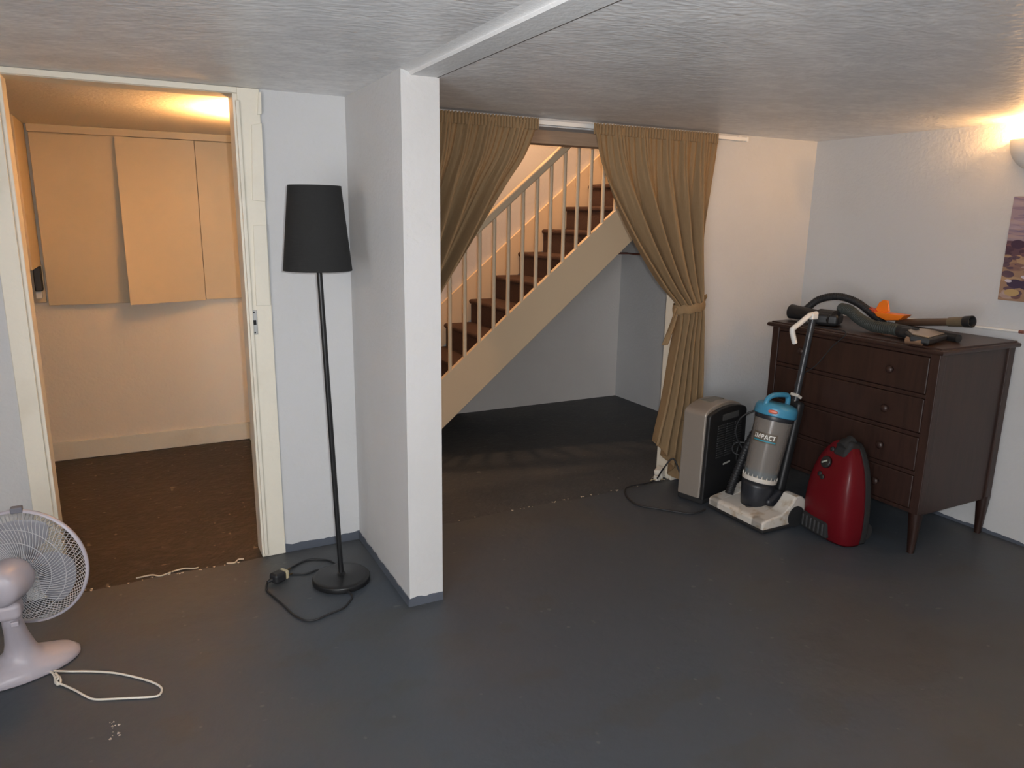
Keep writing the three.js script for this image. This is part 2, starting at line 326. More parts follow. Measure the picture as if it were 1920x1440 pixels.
// door frame round the doorway
{
  const g = thing('door_frame', 'chipped cream wooden door frame with a metal strike plate and no door', 'door frame', [0.05, 0, ZB]);
  const L = (x0, x1, y0, y1, z0, z1, r = 0.003) => bx(x0 - 0.05, x1 - 0.05, y0, y1, z0 - ZB, z1 - ZB, r);
  mesh('architrave', L(-0.405, -0.340, 0.001, 1.972, ZB, ZB + 0.016), M.cream, g);
  mesh('architrave', L(0.440, 0.524, 0.001, 1.979, ZB, ZB + 0.014), M.cream, g);
  mesh('head_board', L(-0.405, 0.440, 1.957, 1.979, ZB, ZB + 0.014), M.cream, g);
  mesh('lining', L(-0.346, -0.326, -0.003, 1.957, ZB2, ZB + 0.004), M.cream, g);
  mesh('lining', L(0.424, 0.443, -0.003, 1.957, ZB2, ZB + 0.004), M.cream, g);
  mesh('head_lining', L(-0.33, 0.43, 1.955, 1.967, ZB2, ZB + 0.004), M.cream, g);
  mesh('stop_bead', L(0.432, 0.4465, 0.012, 1.93, ZB + 0.010, ZB + 0.026), M.cream, g);
  // raised remains of old mouldings on the right post
  const slab = pts => extr(poly(pts.map(([px, py]) => { const q = at(px, py, { z: ZB }); return [q.x - 0.05, q.y]; })), 0.011, 0.002).translate(0, 0, 0.013);
  mesh('moulding', slab([[483, 174], [488, 174], [489, 215], [481, 216]]), M.cream, g);
  mesh('moulding', slab([[470, 235], [489, 232], [496, 378], [472, 376]]), M.cream, g);
  mesh('moulding', slab([[473, 422], [498, 422], [505, 572], [479, 572]]), M.cream, g);
  const a = at(469, 581, { z: ZB }), b = at(483, 626, { z: ZB });
  const sp = mesh('strike_plate', L(a.x, b.x, b.y, a.y, ZB + 0.013, ZB + 0.018, 0.002), std({ color: lin(0.42, 0.42, 0.41), metalness: 0.7, roughness: 0.45 }), g);
  const cx = (a.x + b.x) / 2, cy = (a.y + b.y) / 2;
  mesh('latch_hole', L(cx - 0.007, cx + 0.007, cy - 0.010, cy + 0.010, ZB + 0.0175, ZB + 0.0190, 0), M.blackMatt, sp);
  for (const dy of [-0.042, 0.042]) mesh('screw', bar([cx - 0.05, cy + dy, 0.0175], [cx - 0.05, cy + dy, 0.0195], 0.0035), M.blackMetal, sp);
}
// paint flakes and chips along the ragged floor edge
{
  const gs = [];
  const curls = [[[255, 1084], [285, 1078], [300, 1080], [320, 1073]], [[322, 1072], [345, 1066], [362, 1066], [372, 1064]], [[425, 1056], [440, 1055], [447, 1049], [457, 1048]]];
  for (const c of curls) gs.push(tube(c.map(p => { const q = at(p[0], p[1], { y: 0.003 }); return q; }), 0.0035, 24, 5));
  for (const [x0, x1, n] of [[-0.3, 0.43, 26], [1.25, 2.6, 26]]) for (let i = 0; i < n; i++) { const s = 0.003 + 0.006 * rnd(); gs.push(new THREE.TetrahedronGeometry(s).scale(1, 0.4, 1).rotateY(rnd() * 6).translate(x0 + (x1 - x0) * rnd(), 0.001, ZB + 0.02 * rnd())); }
  const o = mesh('paint_flakes', gs, std({ color: lin(0.55, 0.48, 0.36), roughness: 0.8 })); o.userData.kind = 'stuff';
  tag(o, 'curled cream paint flakes and chips along the ragged threshold', 'paint flakes');
  const ch = [];
  for (let i = 0; i < 16; i++) { const q = at(215 + (rnd() - 0.5) * 22, 1370 + (rnd() - 0.5) * 34, { y: 0.001 }); ch.push(new THREE.TetrahedronGeometry(0.002 + 0.005 * rnd()).scale(1, 0.4, 1).rotateY(rnd() * 6).translate(q.x, 0.001, q.z)); }
  const o2 = mesh('plaster_crumbs', ch, std({ color: lin(0.50, 0.47, 0.42), roughness: 0.9 })); o2.userData.kind = 'stuff';
  tag(o2, 'small patch of pale plaster crumbs on the grey floor in front of the fan', 'crumbs');
}

// ---------------------------------------------------------------- wall lamps
const bulbMat = new THREE.MeshStandardMaterial({ color: 0xffffff, emissive: new THREE.Color(1, 0.62, 0.26), emissiveIntensity: 14 });
function sconce(label, wallX, y, z, dir, cd, color, lift = 0.045) { // half bowl against a wall whose room side faces dir (-1 or 1 along x)
  const g = thing('wall_lamp', label, 'wall lamp', [wallX, y, z], dir < 0 ? 0 : Math.PI);
  const outer = [], inner = [], n = 12, R = 0.128, H = 0.135;
  for (let i = 0; i <= n; i++) { const a = Math.PI / 2 * i / n; outer.push([R * Math.sin(a), -H * Math.cos(a)]); inner.push([(R - 0.008) * Math.sin(a), -(H - 0.008) * Math.cos(a)]); }
  const prof = [...outer, [R, 0.006], [R - 0.008, 0.006], ...inner.reverse()];
  mesh('bowl', lathe(prof, 40, Math.PI, Math.PI).scale(0.86, 1, 1), M.white, g);
  mesh('back_plate', bx(-0.010, -0.001, -0.11, -0.005, -0.06, 0.06, 0.003), M.white, g);
  mesh('lamp_holder', bar([-0.05, -0.115, 0], [-0.05, lift - 0.033, 0], 0.014), M.white, g);
  mesh('bulb', new THREE.SphereGeometry(0.026, 20, 14).scale(1, 1.35, 1).translate(-0.05, lift, 0), bulbMat, g);
  lampLight([wallX + dir * 0.05, y + lift, z], color, cd, 1.6);
  return g;
}
sconce('white half-bowl uplighter glowing on the wall above the picture', XR - 0.001, 1.872, -1.958, -1, 1.25, WARM);
sconce('white half-bowl uplighter on the side wall of the small room', 0.657, 1.84, -3.78, -1, 12, WARM, -0.03);
// a further uplighter of the main room, behind the photographer
sconce('white half-bowl uplighter on the wall behind the photographer', XR - 0.001, 1.872, -0.75, -1, 2.0, WARM);
sconce('white half-bowl uplighter on the wall with the frosted window', XL + 0.001, 1.872, -0.4, 1, 1.5, new THREE.Color(1, 0.72, 0.5));
// pendant at the top of the stairs
{
  const p = [2.35, 3.05, -4.66];
  const g = thing('pendant_lamp', 'bare warm bulb hanging above the stairs', 'lamp', p);
  mesh('flex', bar([0, 0.06, 0], [0, 1.15, 0], 0.004), M.cordWhite, g);
  mesh('lamp_holder', bar([0, 0.03, 0], [0, 0.08, 0], 0.016), M.white, g);
  mesh('bulb', new THREE.SphereGeometry(0.032, 20, 14).scale(1, 1.25, 1), bulbMat, g);
  lampLight(p, SOFT_WARM, 3.6, 2);
}

// ---------------------------------------------------------------- staircase
{
  const g = thing('staircase', 'cream painted staircase with brown carpeted steps and slim balusters', 'staircase', [1.45, 0, -4.66]);
  const O = [1.45, 0, -4.66], ZS = -4.25, T = q => V(q[0] - O[0], q[1], q[2] - O[2]);
  const rise = 0.1735, going = 0.2062, slope = 0.832;
  const sTop = x => 0.484 + slope * (x - 1.718), sBot = x => 0.155 + slope * (x - 1.718);
  // closed string, cut plumb at the foot
  const xa = 1.30, xb = 3.66;
  const str = z => extr(poly([[Math.max(xa, 1.718 - 0.155 / slope), 0.0], [xa, 0.0], [xa, sTop(xa)], [xb, sTop(xb)], [xb, sBot(xb)]].map(([x, y]) => [x - O[0], y])), 0.035, 0.003).translate(0, 0, z - O[2]);
  mesh('string', str(ZS - 0.035), M.stairCream, g);
  mesh('wall_string', str(ZR + 0.001).scale(1, 1, 0.7).translate(0, 0.10, -0.13), M.stairCream, g);
  for (let k = 0; k < 12; k++) {
    const y = 0.2 + rise * k, x = 1.447 + going * k;
    if (x > 3.6) break;
    mesh('tread', bx(x - O[0], Math.min(3.68, x + going + 0.03) - O[0], y - 0.035, y, ZR + 0.03 - O[2], ZS - 0.03 - O[2], 0.016), M.carpet, g);
    mesh('riser', bx(x + 0.022 - O[0], x + 0.040 - O[0], y - rise - 0.002, y - 0.02, ZR + 0.03 - O[2], ZS - 0.03 - O[2]), M.carpet, g);
  }
  const rTop = x => 1.523 + 0.835 * (x - 2.056);
  // handrail and newel
  const hr = (x) => T([x, rTop(x) - 0.026, ZS - 0.017]);
  mesh('handrail', beam(hr(1.30), hr(3.60), 0.055, 0.048, 0.012), M.railWood, g);
  mesh('newel_post', bx(1.24 - O[0], 1.32 - O[0], -0.003, 1.12, ZS - 0.057 - O[2], ZS + 0.023 - O[2], 0.006), M.stairCream, g);
  for (let i = -4; i < 16; i++) {
    const x = 1.784 + 0.1024 * i; if (x > 3.6) break;
    const s = 0.013;
    const b = new THREE.CylinderGeometry(s, s, 1, 10).scale(1, rTop(x) - 0.045 - sTop(x) + 0.03, 1).translate(x - O[0], (rTop(x) - 0.045 + sTop(x) - 0.005) / 2, ZS - 0.017 - O[2]);
    mesh('baluster', b, M.railWood, g);
  }
  // carriage boards under the steps
  mesh('soffit', beam([1.75 - O[0], sBot(1.75) + 0.055, 0], [3.66 - O[0], sBot(3.66) + 0.055, 0], 0.78, 0.012), M.stairCream, g);
}
{ // pipe below the stairs
  const a = at(1155, 475, { z: -5.05 }), b = V(3.685, a.y + 0.005, -4.7);
  const c = V(3.655, a.y, -5.05);
  tag(mesh('copper_pipe', tube([V(3.2, a.y - 0.01, -5.07), c, V(3.67, a.y, -4.9), b.setX(3.672)], 0.008, 50, 8), std({ color: lin(0.20, 0.07, 0.05), roughness: 0.5, metalness: 0.4 })), 'thin dark red pipe along the wall under the stairs', 'pipe');
}

// ---------------------------------------------------------------- curtain rail and curtains
{
  const g = thing('curtain_rail', 'white curtain track below the ceiling across the stair opening', 'curtain rail', [2.0, 1.925, -3.17]);
  mesh('track', bx(-0.98, 1.095, 0.004, 0.024, -0.008, 0.008, 0.002), M.white, g);
  for (const x of [-0.9, 0.1, 1.05]) mesh('bracket', bx(x - 0.012, x + 0.012, 0.002, 0.030, -0.029, 0.0, 0.002), M.white, g);
  mesh('end_stop', bx(1.093, 1.107, 0.000, 0.026, -0.010, 0.010, 0.003), M.white, g);
}
function curtain(label, left, right, yTop, yHemL, yHemR, tieY, folds, s, groupPos, tieTails) {
  const g = thing('curtain', label, 'curtain', groupPos, 0, 'tied brown curtains');
  const nu = 260, nv = 150, rows = [];
  const z0 = -3.135;
  const O = V(...groupPos);
  for (let j = 0; j <= nv; j++) {
    const v = j / nv, row = [];
    for (let i = 0; i <= nu; i++) {
      const u = i / nu;
      const hem = yHemL + (yHemR - yHemL) * sstep(0.05, 0.6, u) + 0.012 * Math.sin(u * 23);
      const y = yTop + (hem - yTop) * v;
      const xl = interp(left, -y), xr = interp(right, -y), w = xr - xl;
      const near = Math.exp(-(((y - tieY) / 0.10) ** 2));
      // soft irregular folds that run from the heading to the tie
      const wob = 0.30 * Math.sin(u * 9 + s) + 0.18 * Math.sin(u * 17 + 2 * s);
      const ph = u * folds * 2 * Math.PI + wob * 2.2 + 0.8 * (1 - v) * Math.sin(u * 5 + s * 3);
      const open = sstep(0.0, 0.28, v);
      let f = Math.sin(ph), f2 = Math.sin(ph * 2.3 + 1.1 + s), f3 = Math.sin(u * folds * 9.2 * Math.PI + 0.7);
      f = Math.sign(f) * Math.abs(f) ** 0.8;
      const amp = (0.009 + 0.034 * open) * (1 - 0.45 * near);
      const zz = amp * f + 0.007 * f2 * open + 0.006 * f3 * (1 - open * 0.8) - 0.02 * near * (1 - (2 * u - 1) ** 2) * 0 ;
      const bulge = 0.045 * near * Math.sqrt(Math.max(0, 1 - (2 * u - 1) ** 2));
      const x = xl + w * (u + 0.35 / folds / 6.28 * Math.cos(ph) * (1 - near)) ;
      row.push(V(x, y, z0 + zz + bulge).sub(O));
    }
    rows.push(row);
  }
  mesh('cloth', sheet(rows, -0.003), M.curtain, g);
  // gathered heading: frilled edge above the track hooks
  const hr = [];
  for (let j = 0; j <= 8; j++) { const row = []; for (let i = 0; i <= 420; i++) { const u = i / 420, xl = interp(left, -yTop), xr = interp(right, -yTop); const k = Math.sin(u * folds * 15 * Math.PI + Math.sin(u * 31 + s)); row.push(V(xl + (xr - xl) * u, yTop + 0.010 - 0.048 * j / 8 + 0.0035 * k * (1 - j / 8), z0 + 0.004 + 0.007 * k).sub(O)); } hr.push(row); }
  mesh('heading', sheet(hr, -0.003), M.curtain, g);
  // tie band
  const xl = interp(left, -tieY), xr = interp(right, -tieY), cx = (xl + xr) / 2, hw = (xr - xl) / 2 + 0.010, tr = [];
  for (let j = 0; j <= 8; j++) { const row = []; for (let i = 0; i <= 60; i++) { const a = Math.PI * 2 * i / 60, yy = tieY + 0.024 - 0.048 * j / 8; const bulge = 1 + 0.05 * Math.sin(j / 8 * Math.PI); row.push(V(cx + hw * bulge * Math.cos(a), yy + 0.012 * Math.cos(a) * (tieTails[0] < 0 ? 1 : -1) + 0.004 * Math.sin(i * 0.9), z0 + 0.012 + 0.066 * bulge * Math.sin(a)).sub(O)); } tr.push(row); }
  const tie = mesh('tieback', sheet(tr, -0.003), M.curtain, g);
  for (const d of tieTails) {
    const x0 = d < 0 ? xl : xr, rs = [], n = 14, len = d < 0 ? 0.20 : 0.045;
    for (let j = 0; j <= n; j++) { const t = j / n, row = []; for (let i = 0; i <= 6; i++) { const w = (i / 6 - 0.5) * (0.026 + 0.012 * t); if (d < 0) row.push(V(x0 - 0.01 - 0.055 * t + w, tieY - len * t + 0.25 * w, z0 + 0.02 + 0.012 * Math.sin(t * 5 + i)).sub(O)); else row.push(V(x0 - 0.01 + len * t, tieY + 0.045 + w, z0 + 0.01 + 0.006 * Math.sin(t * 4 + i)).sub(O)); } rs.push(row); }
    mesh('tie_end', sheet(rs, -0.003), M.curtain, tie);
  }
  return g;
}
const neg = a => a.map(([y, x]) => [-y, x]);
curtain('brown linen curtain tied back against the open white wall, its hem behind the silver dehumidifier',
  neg([[1.96, 2.06], [1.757, 2.112], [1.58, 2.205], [1.368, 2.352], [1.141, 2.543], [1.04, 2.640], [0.962, 2.662], [0.725, 2.630], [0.484, 2.592], [0.272, 2.545], [0.02, 2.52]]),
  neg([[1.96, 2.862], [1.678, 2.847], [1.452, 2.831], [1.15, 2.828], [1.04, 2.815], [0.893, 2.842], [0.485, 2.885], [0.02, 2.90]]),
  1.938, 0.262, 0.03, 1.035, 6, 0.4, [2.74, 0.03, -3.135], [-1, 1]);
curtain('brown linen curtain gathered behind the white stub wall',
  neg([[1.96, 1.030], [1.4, 1.032], [1.04, 1.050], [0.6, 1.030], [0.02, 1.025]]),
  neg([[1.96, 1.765], [1.786, 1.696], [1.664, 1.614], [1.541, 1.533], [1.396, 1.438], [1.239, 1.331], [1.163, 1.275], [1.04, 1.205], [0.95, 1.20], [0.5, 1.23], [0.02, 1.245]]),
  1.938, 0.03, 0.05, 1.035, 6, 1.7, [1.14, 0.03, -3.135], [1]);

// ---------------------------------------------------------------- the small room beyond the doorway
{
  const g = thing('wall_cupboard', 'shallow cream wall cupboard with three plain board doors, the middle one warped outward', 'cupboard', [0.1, 0.955, ZR]);
  const L = (x0, x1, y0, y1, z0, z1, r = 0.003) => bx(x0 - 0.1, x1 - 0.1, y0 - 0.955, y1 - 0.955, z0, z1, r);
  mesh('top_rail', L(-0.43, 0.656, 1.930, 1.972, 0.0, 0.052), M.board, g);
  mesh('body', L(-0.42, 0.650, 0.975, 1.935, 0.0005, 0.022), M.board, g);
  mesh('door', L(-0.425, 0.030, 0.955, 1.924, 0.023, 0.040), M.board, g);
  const w = L(0.0, 0.428, 0.957, 1.926, 0.042, 0.058, 0), dense = new THREE.BoxGeometry(0.428, 0.969, 0.016, 16, 24, 1);
  const p = dense.attributes.position;
  for (let i = 0; i < p.count; i++) { const u = (p.getX(i) + 0.214) / 0.428, v = (p.getY(i) + 0.4845) / 0.969; p.setZ(i, p.getZ(i) + 0.105 * (1 - u) * (1 - v) ** 1.3 + 0.010 * (1 - u)); }
  dense.computeVertexNormals(); dense.translate(0.214 - 0.1, 0.4845 + 0.002, 0.052);
  mesh('door', dense, M.board, g);
  mesh('door', L(0.4325, 0.652, 0.960, 1.926, 0.023, 0.042), M.board, g);
}
{
  const z0 = -4.62;
  const g = thing('meter_cupboard', 'cream boxed-in meter cupboard hanging in the corner of the small room', 'cupboard', [-0.62, 1.19, z0]);
  mesh('body', bx(-0.25, 0.178, 0, 0.78, ZR + 0.001 - z0, 0.0, 0.004), M.board, g);
  mesh('door', bx(-0.22, 0.160, 0.03, 0.62, 0.002, 0.018, 0.003), M.board, g);
  const t = thing('meter_box', 'small black meter on a cream backing board below the boxed-in cupboard', 'meter', [-0.47, 1.0, -5.03]);
  mesh('backing_board', bx(-0.09, 0.035, -0.03, 0.19, -0.069, -0.052, 0.003), M.board, t);
  mesh('case', bx(-0.01, 0.028, 0.045, 0.185, -0.052, 0.02, 0.006), M.black, t);
  mesh('terminal_cover', bx(-0.012, 0.02, 0.0, 0.043, -0.052, 0.0, 0.004), M.white, t);
}

// ---------------------------------------------------------------- floor lamp
{
  const B = [0.683, 0, -2.822];
  const g = thing('floor_lamp', 'black floor lamp with a tall tapered shade and a round base', 'floor lamp', B);
  mesh('base', lathe([[0, 0], [0.114, 0], [0.119, 0.004], [0.119, 0.020], [0.115, 0.026], [0.10, 0.029], [0.02, 0.031], [0.016, 0.042], [0, 0.042]], 56), M.blackMetal, g);
  const top = V(0.645 - B[0], 1.33, 0.0);
  mesh('pole', bar([0, 0.03, 0], top, 0.0105, 0.0105, 20), M.blackMetal, g);
  const c0 = V(0.640 - B[0], 1.294, 0), c1 = V(0.643 - B[0], 1.604, 0);
  const H = c1.y - c0.y;
  mesh('shade', lathe([[0.1275, 0], [0.0965, H], [0.0945, H], [0.1255, 0], [0.1275, 0]], 64).translate(c0.x + 0.0015, c0.y, 0), M.shade, g);
  const ring = [new THREE.TorusGeometry(0.0945, 0.002, 6, 48).rotateX(Math.PI / 2).translate(c1.x, c1.y - 0.004, 0)];
  for (let k = 0; k < 3; k++) { const a = k * 2.094; ring.push(bar([c1.x, c1.y - 0.05, 0], [c1.x + 0.094 * Math.cos(a), c1.y - 0.004, 0.094 * Math.sin(a)], 0.0018, 0.0018, 6)); }
  mesh('shade_carrier', ring, M.blackMetal, g);
  mesh('lamp_holder', bar(top, [c1.x, c1.y - 0.05, 0], 0.016), M.black, g);
  const F = (px, py, y = 0.005) => at(px, py, { y }).sub(V(...B));
  const cord = mesh('cord', [
    tube([V(0.02, 0.012, -0.105), F(620, 1052), F(600, 1049), F(575, 1050), F(550, 1062), F(530, 1074, 0.012), F(512, 1083, 0.02), F(502, 1092, 0.012), F(500, 1106), F(512, 1118), F(530, 1133), F(550, 1152), F(572, 1163), F(592, 1162), F(615, 1152), F(642, 1141), F(655, 1128), F(660, 1117), V(-0.01, 0.012, 0.09)], 0.0042, 160, 7),
    tube([V(-0.07, 0.012, -0.085), F(597, 1068), F(575, 1075), F(550, 1076), F(532, 1076, 0.012), F(520, 1080, 0.02)], 0.0042, 60, 7)], M.rubber, g);
  const pc = F(521, 1083, 0.022);
  const plug = mesh('plug', [new RoundedBoxGeometry(0.055, 0.042, 0.05, 3, 0.012).rotateY(0.5).translate(pc.x, 0.026, pc.z), bar([pc.x, 0.028, pc.z], [pc.x - 0.045, 0.018, pc.z + 0.015], 0.010, 0.006)], M.rubber, cord);
  mesh('pin_face', new RoundedBoxGeometry(0.014, 0.036, 0.042, 2, 0.004).rotateY(0.5).translate(pc.x + 0.031, 0.027, pc.z - 0.016), std({ color: lin(0.52, 0.44, 0.28), roughness: 0.5 }), cord);
  for (const [dx, dy, dz] of [[0.05, 0.036, -0.028], [0.055, 0.018, -0.016], [0.044, 0.018, -0.040]]) mesh('pin', new RoundedBoxGeometry(0.018, 0.004, 0.006, 1, 0.001).rotateY(0.5).translate(pc.x + dx, dy, pc.z + dz), M.brass, cord);
}

// ---------------------------------------------------------------- fan
{
  const C = V(-0.388, 0.355, -2.70), ax = V(0.34, -0.02, -0.94).normalize();
  const B = [-0.425, 0, -2.672];
  const g = thing('desk_fan', 'white plastic desk fan with a round wire guard standing on the floor', 'fan', B);
  const foot = lathe([[0, 0], [0.150, 0], [0.158, 0.006], [0.158, 0.020], [0.142, 0.036], [0.105, 0.048], [0.068, 0.060], [0.049, 0.080], [0.040, 0.115], [0.033, 0.16], [0.029, 0.21], [0.027, 0.262], [0, 0.264]], 56);
  const p = foot.attributes.position;
  for (let i = 0; i < p.count; i++) { const r = Math.hypot(p.getX(i), p.getZ(i)), k = sstep(0.045, 0.13, r); p.setX(i, p.getX(i) * (1 + 0.08 * k)); p.setZ(i, p.getZ(i) * (1 - 0.42 * k)); }
  foot.computeVertexNormals(); foot.rotateY(0.36);
  // lean the neck from the foot to the motor
  const mot = C.clone().addScaledVector(ax, -0.115).sub(V(...B));
  const q = foot.attributes.position;
  for (let i = 0; i < q.count; i++) { const k = sstep(0.06, 0.27, q.getY(i)); q.setX(i, q.getX(i) + mot.x * k); q.setZ(i, q.getZ(i) + mot.z * k); }
  foot.computeVertexNormals();
  mesh('base', foot, M.fanWhite, g);
  // head, built along +z then turned to the axis
  const head = new THREE.Group(); head.name = 'head';
  const qt = new THREE.Quaternion().setFromUnitVectors(V(0, 0, 1), ax), off = C.clone().sub(V(...B));
  const put = geo => geo.applyQuaternion(qt).translate(off.x, off.y, off.z);
  const zl = geo => geo.rotateX(Math.PI / 2); // lathe axis y -> z
  mesh('motor_housing', put(zl(lathe([[0, -0.185], [0.028, -0.184], [0.050, -0.176], [0.061, -0.160], [0.065, -0.13], [0.066, -0.085], [0.062, -0.062], [0.056, -0.055], [0, -0.055]], 40))), M.fanWhite, g);
  mesh('tilt_joint', new RoundedBoxGeometry(0.07, 0.06, 0.075, 3, 0.02).translate(mot.x, 0.268, mot.z), M.fanWhite, g);
  mesh('speed_switch', new RoundedBoxGeometry(0.022, 0.016, 0.02, 2, 0.003).translate(mot.x * 0.9 + 0.012, 0.225, mot.z + 0.020), M.fanWhite, g);
  const R = 0.193;
  const dome = (sgn, depth, r0) => {
    const gs = [], n = 84;
    for (let k = 0; k < n; k++) {
      const a0 = k / n * Math.PI * 2, pts = [];
      for (let i = 0; i <= 6; i++) { const t = i / 6, r = r0 + (R - r0) * t, a = a0 + sgn * 0.55 * t; pts.push(V(r * Math.cos(a), r * Math.sin(a), sgn * depth * Math.sqrt(Math.max(0, 1 - t ** 2.6)))); }
      gs.push(tube(pts, 0.00115, 7, 4));
    }
    for (const t of [0.36, 0.66]) { const r = r0 + (R - r0) * t; gs.push(new THREE.TorusGeometry(r, 0.0014, 4, 64).translate(0, 0, sgn * depth * Math.sqrt(1 - t ** 2.6))); }
    return put(join(gs));
  };
  mesh('rear_guard', dome(-1, 0.055, 0.058), M.fanWire, g);
  mesh('front_guard', dome(1, 0.050, 0.04), M.fanWire, g);
  mesh('guard_rim', put(lathe([[R - 0.002, -0.007], [R + 0.005, -0.007], [R + 0.007, 0], [R + 0.005, 0.007], [R - 0.002, 0.007], [R - 0.002, -0.007]], 72).rotateX(Math.PI / 2)), M.fanWhite, g);
  mesh('badge', put(bar([0, 0, 0.046], [0, 0, 0.056], 0.042, 0.040, 32)), M.fanWhite, g);
  mesh('hub', put(zl(lathe([[0, -0.03], [0.030, -0.028], [0.034, 0.0], [0.026, 0.022], [0, 0.028]], 28))), M.fanBlade, g);
  for (let k = 0; k < 3; k++) {
    const rows = [];
    for (let j = 0; j <= 14; j++) { const t = j / 14, row = []; for (let i = 0; i <= 14; i++) { const s = i / 14, r = 0.028 + 0.135 * t, half = 0.28 + 0.62 * Math.sin(Math.PI * (0.18 + 0.66 * t)), a = k * 2.0944 + 1.1 + (s - 0.5) * 2 * half + 0.25 * t; row.push(V(r * Math.cos(a), r * Math.sin(a), (s - 0.5) * 0.050 * (1 - 0.3 * t))); } rows.push(row); }
    mesh('blade', put(sheet(rows, 0.002)), M.fanBlade, g);
  }
  const up = V(0, 1, 0).addScaledVector(ax, -ax.y).normalize();
  mesh('guard_clip', new RoundedBoxGeometry(0.034, 0.020, 0.026, 2, 0.004).translate(off.x + up.x * (R + 0.008), off.y + up.y * (R + 0.008), off.z), M.fanGrey, g);
  const F = (px, py, y = 0.005) => at(px, py, { y }).sub(V(...B));
  mesh('cord', [tube([F(40, 1262), F(70, 1259), F(95, 1258), F(130, 1259), F(170, 1259), F(215, 1262), F(255, 1270), F(285, 1279), F(301, 1288), F(303, 1296), F(297, 1304), F(280, 1307), F(240, 1309), F(200, 1311), F(176, 1311), F(160, 1305), F(140, 1294), F(118, 1284), F(108, 1280, 0.010), F(104, 1272, 0.014), F(110, 1268, 0.014), F(114, 1276, 0.010), F(110, 1284, 0.006), F(104, 1280, 0.006), F(102, 1268, 0.010), F(94, 1260, 0.008), F(70, 1262)], 0.0036, 240, 7),
    tube([F(104, 1262, 0.014), F(110, 1270, 0.017), F(106, 1276, 0.014)], 0.0036, 12, 6)], M.cordWhite, g);
}

// ---------------------------------------------------------------- dehumidifier
{
  const g = thing('dehumidifier', 'silver and black dehumidifier standing beside the curtain', 'dehumidifier', [2.800, 0, -2.940], 0.25);
  const silver = phys({ color: lin(0.34, 0.30, 0.26), metalness: 0.35, roughness: 0.38 });
  const W = 0.183;
  const s = new THREE.Shape(); s.moveTo(-W - 0.012, 0.035); s.lineTo(W + 0.012, 0.035); s.lineTo(W - 0.004, 0.478); s.quadraticCurveTo(W - 0.008, 0.502, W - 0.04, 0.515); s.quadraticCurveTo(0, 0.572, -W + 0.035, 0.522); s.quadraticCurveTo(-W, 0.51, -W, 0.485); s.closePath();
  mesh('shell', extr(s, 0.140, 0.008, 16).translate(0, 0, -0.072), silver, g);
  const s2 = new THREE.Shape(); s2.moveTo(-W - 0.006, 0.030); s2.lineTo(W + 0.018, 0.030); s2.lineTo(W + 0.004, 0.470); s2.quadraticCurveTo(W, 0.495, W - 0.03, 0.503); s2.quadraticCurveTo(0, 0.545, -W + 0.03, 0.502); s2.quadraticCurveTo(-W + 0.008, 0.498, -W + 0.008, 0.475); s2.closePath();
  const pn = mesh('rear_panel', extr(s2, 0.030, 0.006, 16).translate(0, 0, 0.060), M.black, g);
  mesh('plinth', bx(-W - 0.005, W + 0.008, 0, 0.036, -0.075, 0.085, 0.01), M.blackMatt, g);
  const grille = std({ color: lin(0.035, 0.035, 0.036), roughness: 0.6 });
  for (let c = 0; c < 3; c++) for (let r = 0; r < 14; r++) mesh('grille_slat', bx(-0.095 + c * 0.082, -0.028 + c * 0.082, 0.245 + r * 0.0135, 0.252 + r * 0.0135, 0.088, 0.094, 0.002), grille, pn);
  mesh('rating_label', bx(-0.055, 0.100, 0.450, 0.484, 0.089, 0.0915, 0), std({ color: lin(0.06, 0.06, 0.06), roughness: 0.7 }), pn);
  mesh('tank_label', bx(-0.005, 0.062, 0.193, 0.203, 0.089, 0.0915, 0).rotateZ(0.06), std({ color: lin(0.45, 0.44, 0.40), roughness: 0.6 }), pn);
  mesh('hose_outlet', new THREE.TorusGeometry(0.026, 0.005, 8, 28, Math.PI * 1.1).rotateZ(1.2).scale(0.6, 1.6, 1).translate(0.125, 0.225, 0.092), M.black, pn);
  mesh('top_seam', bx(-W + 0.001, -W + 0.0015, 0.44, 0.4415, -0.08, 0.06, 0), M.blackMatt, g);
  mesh('control_panel', bx(-0.07, 0.06, 0.530, 0.5455, -0.045, 0.02, 0.003), std({ color: lin(0.16, 0.15, 0.12), roughness: 0.4 }), g);
  mesh('castor', bar([-0.1, 0.012, 0.05], [-0.1, 0.012, 0.075], 0.012), M.blackMatt, g);
}
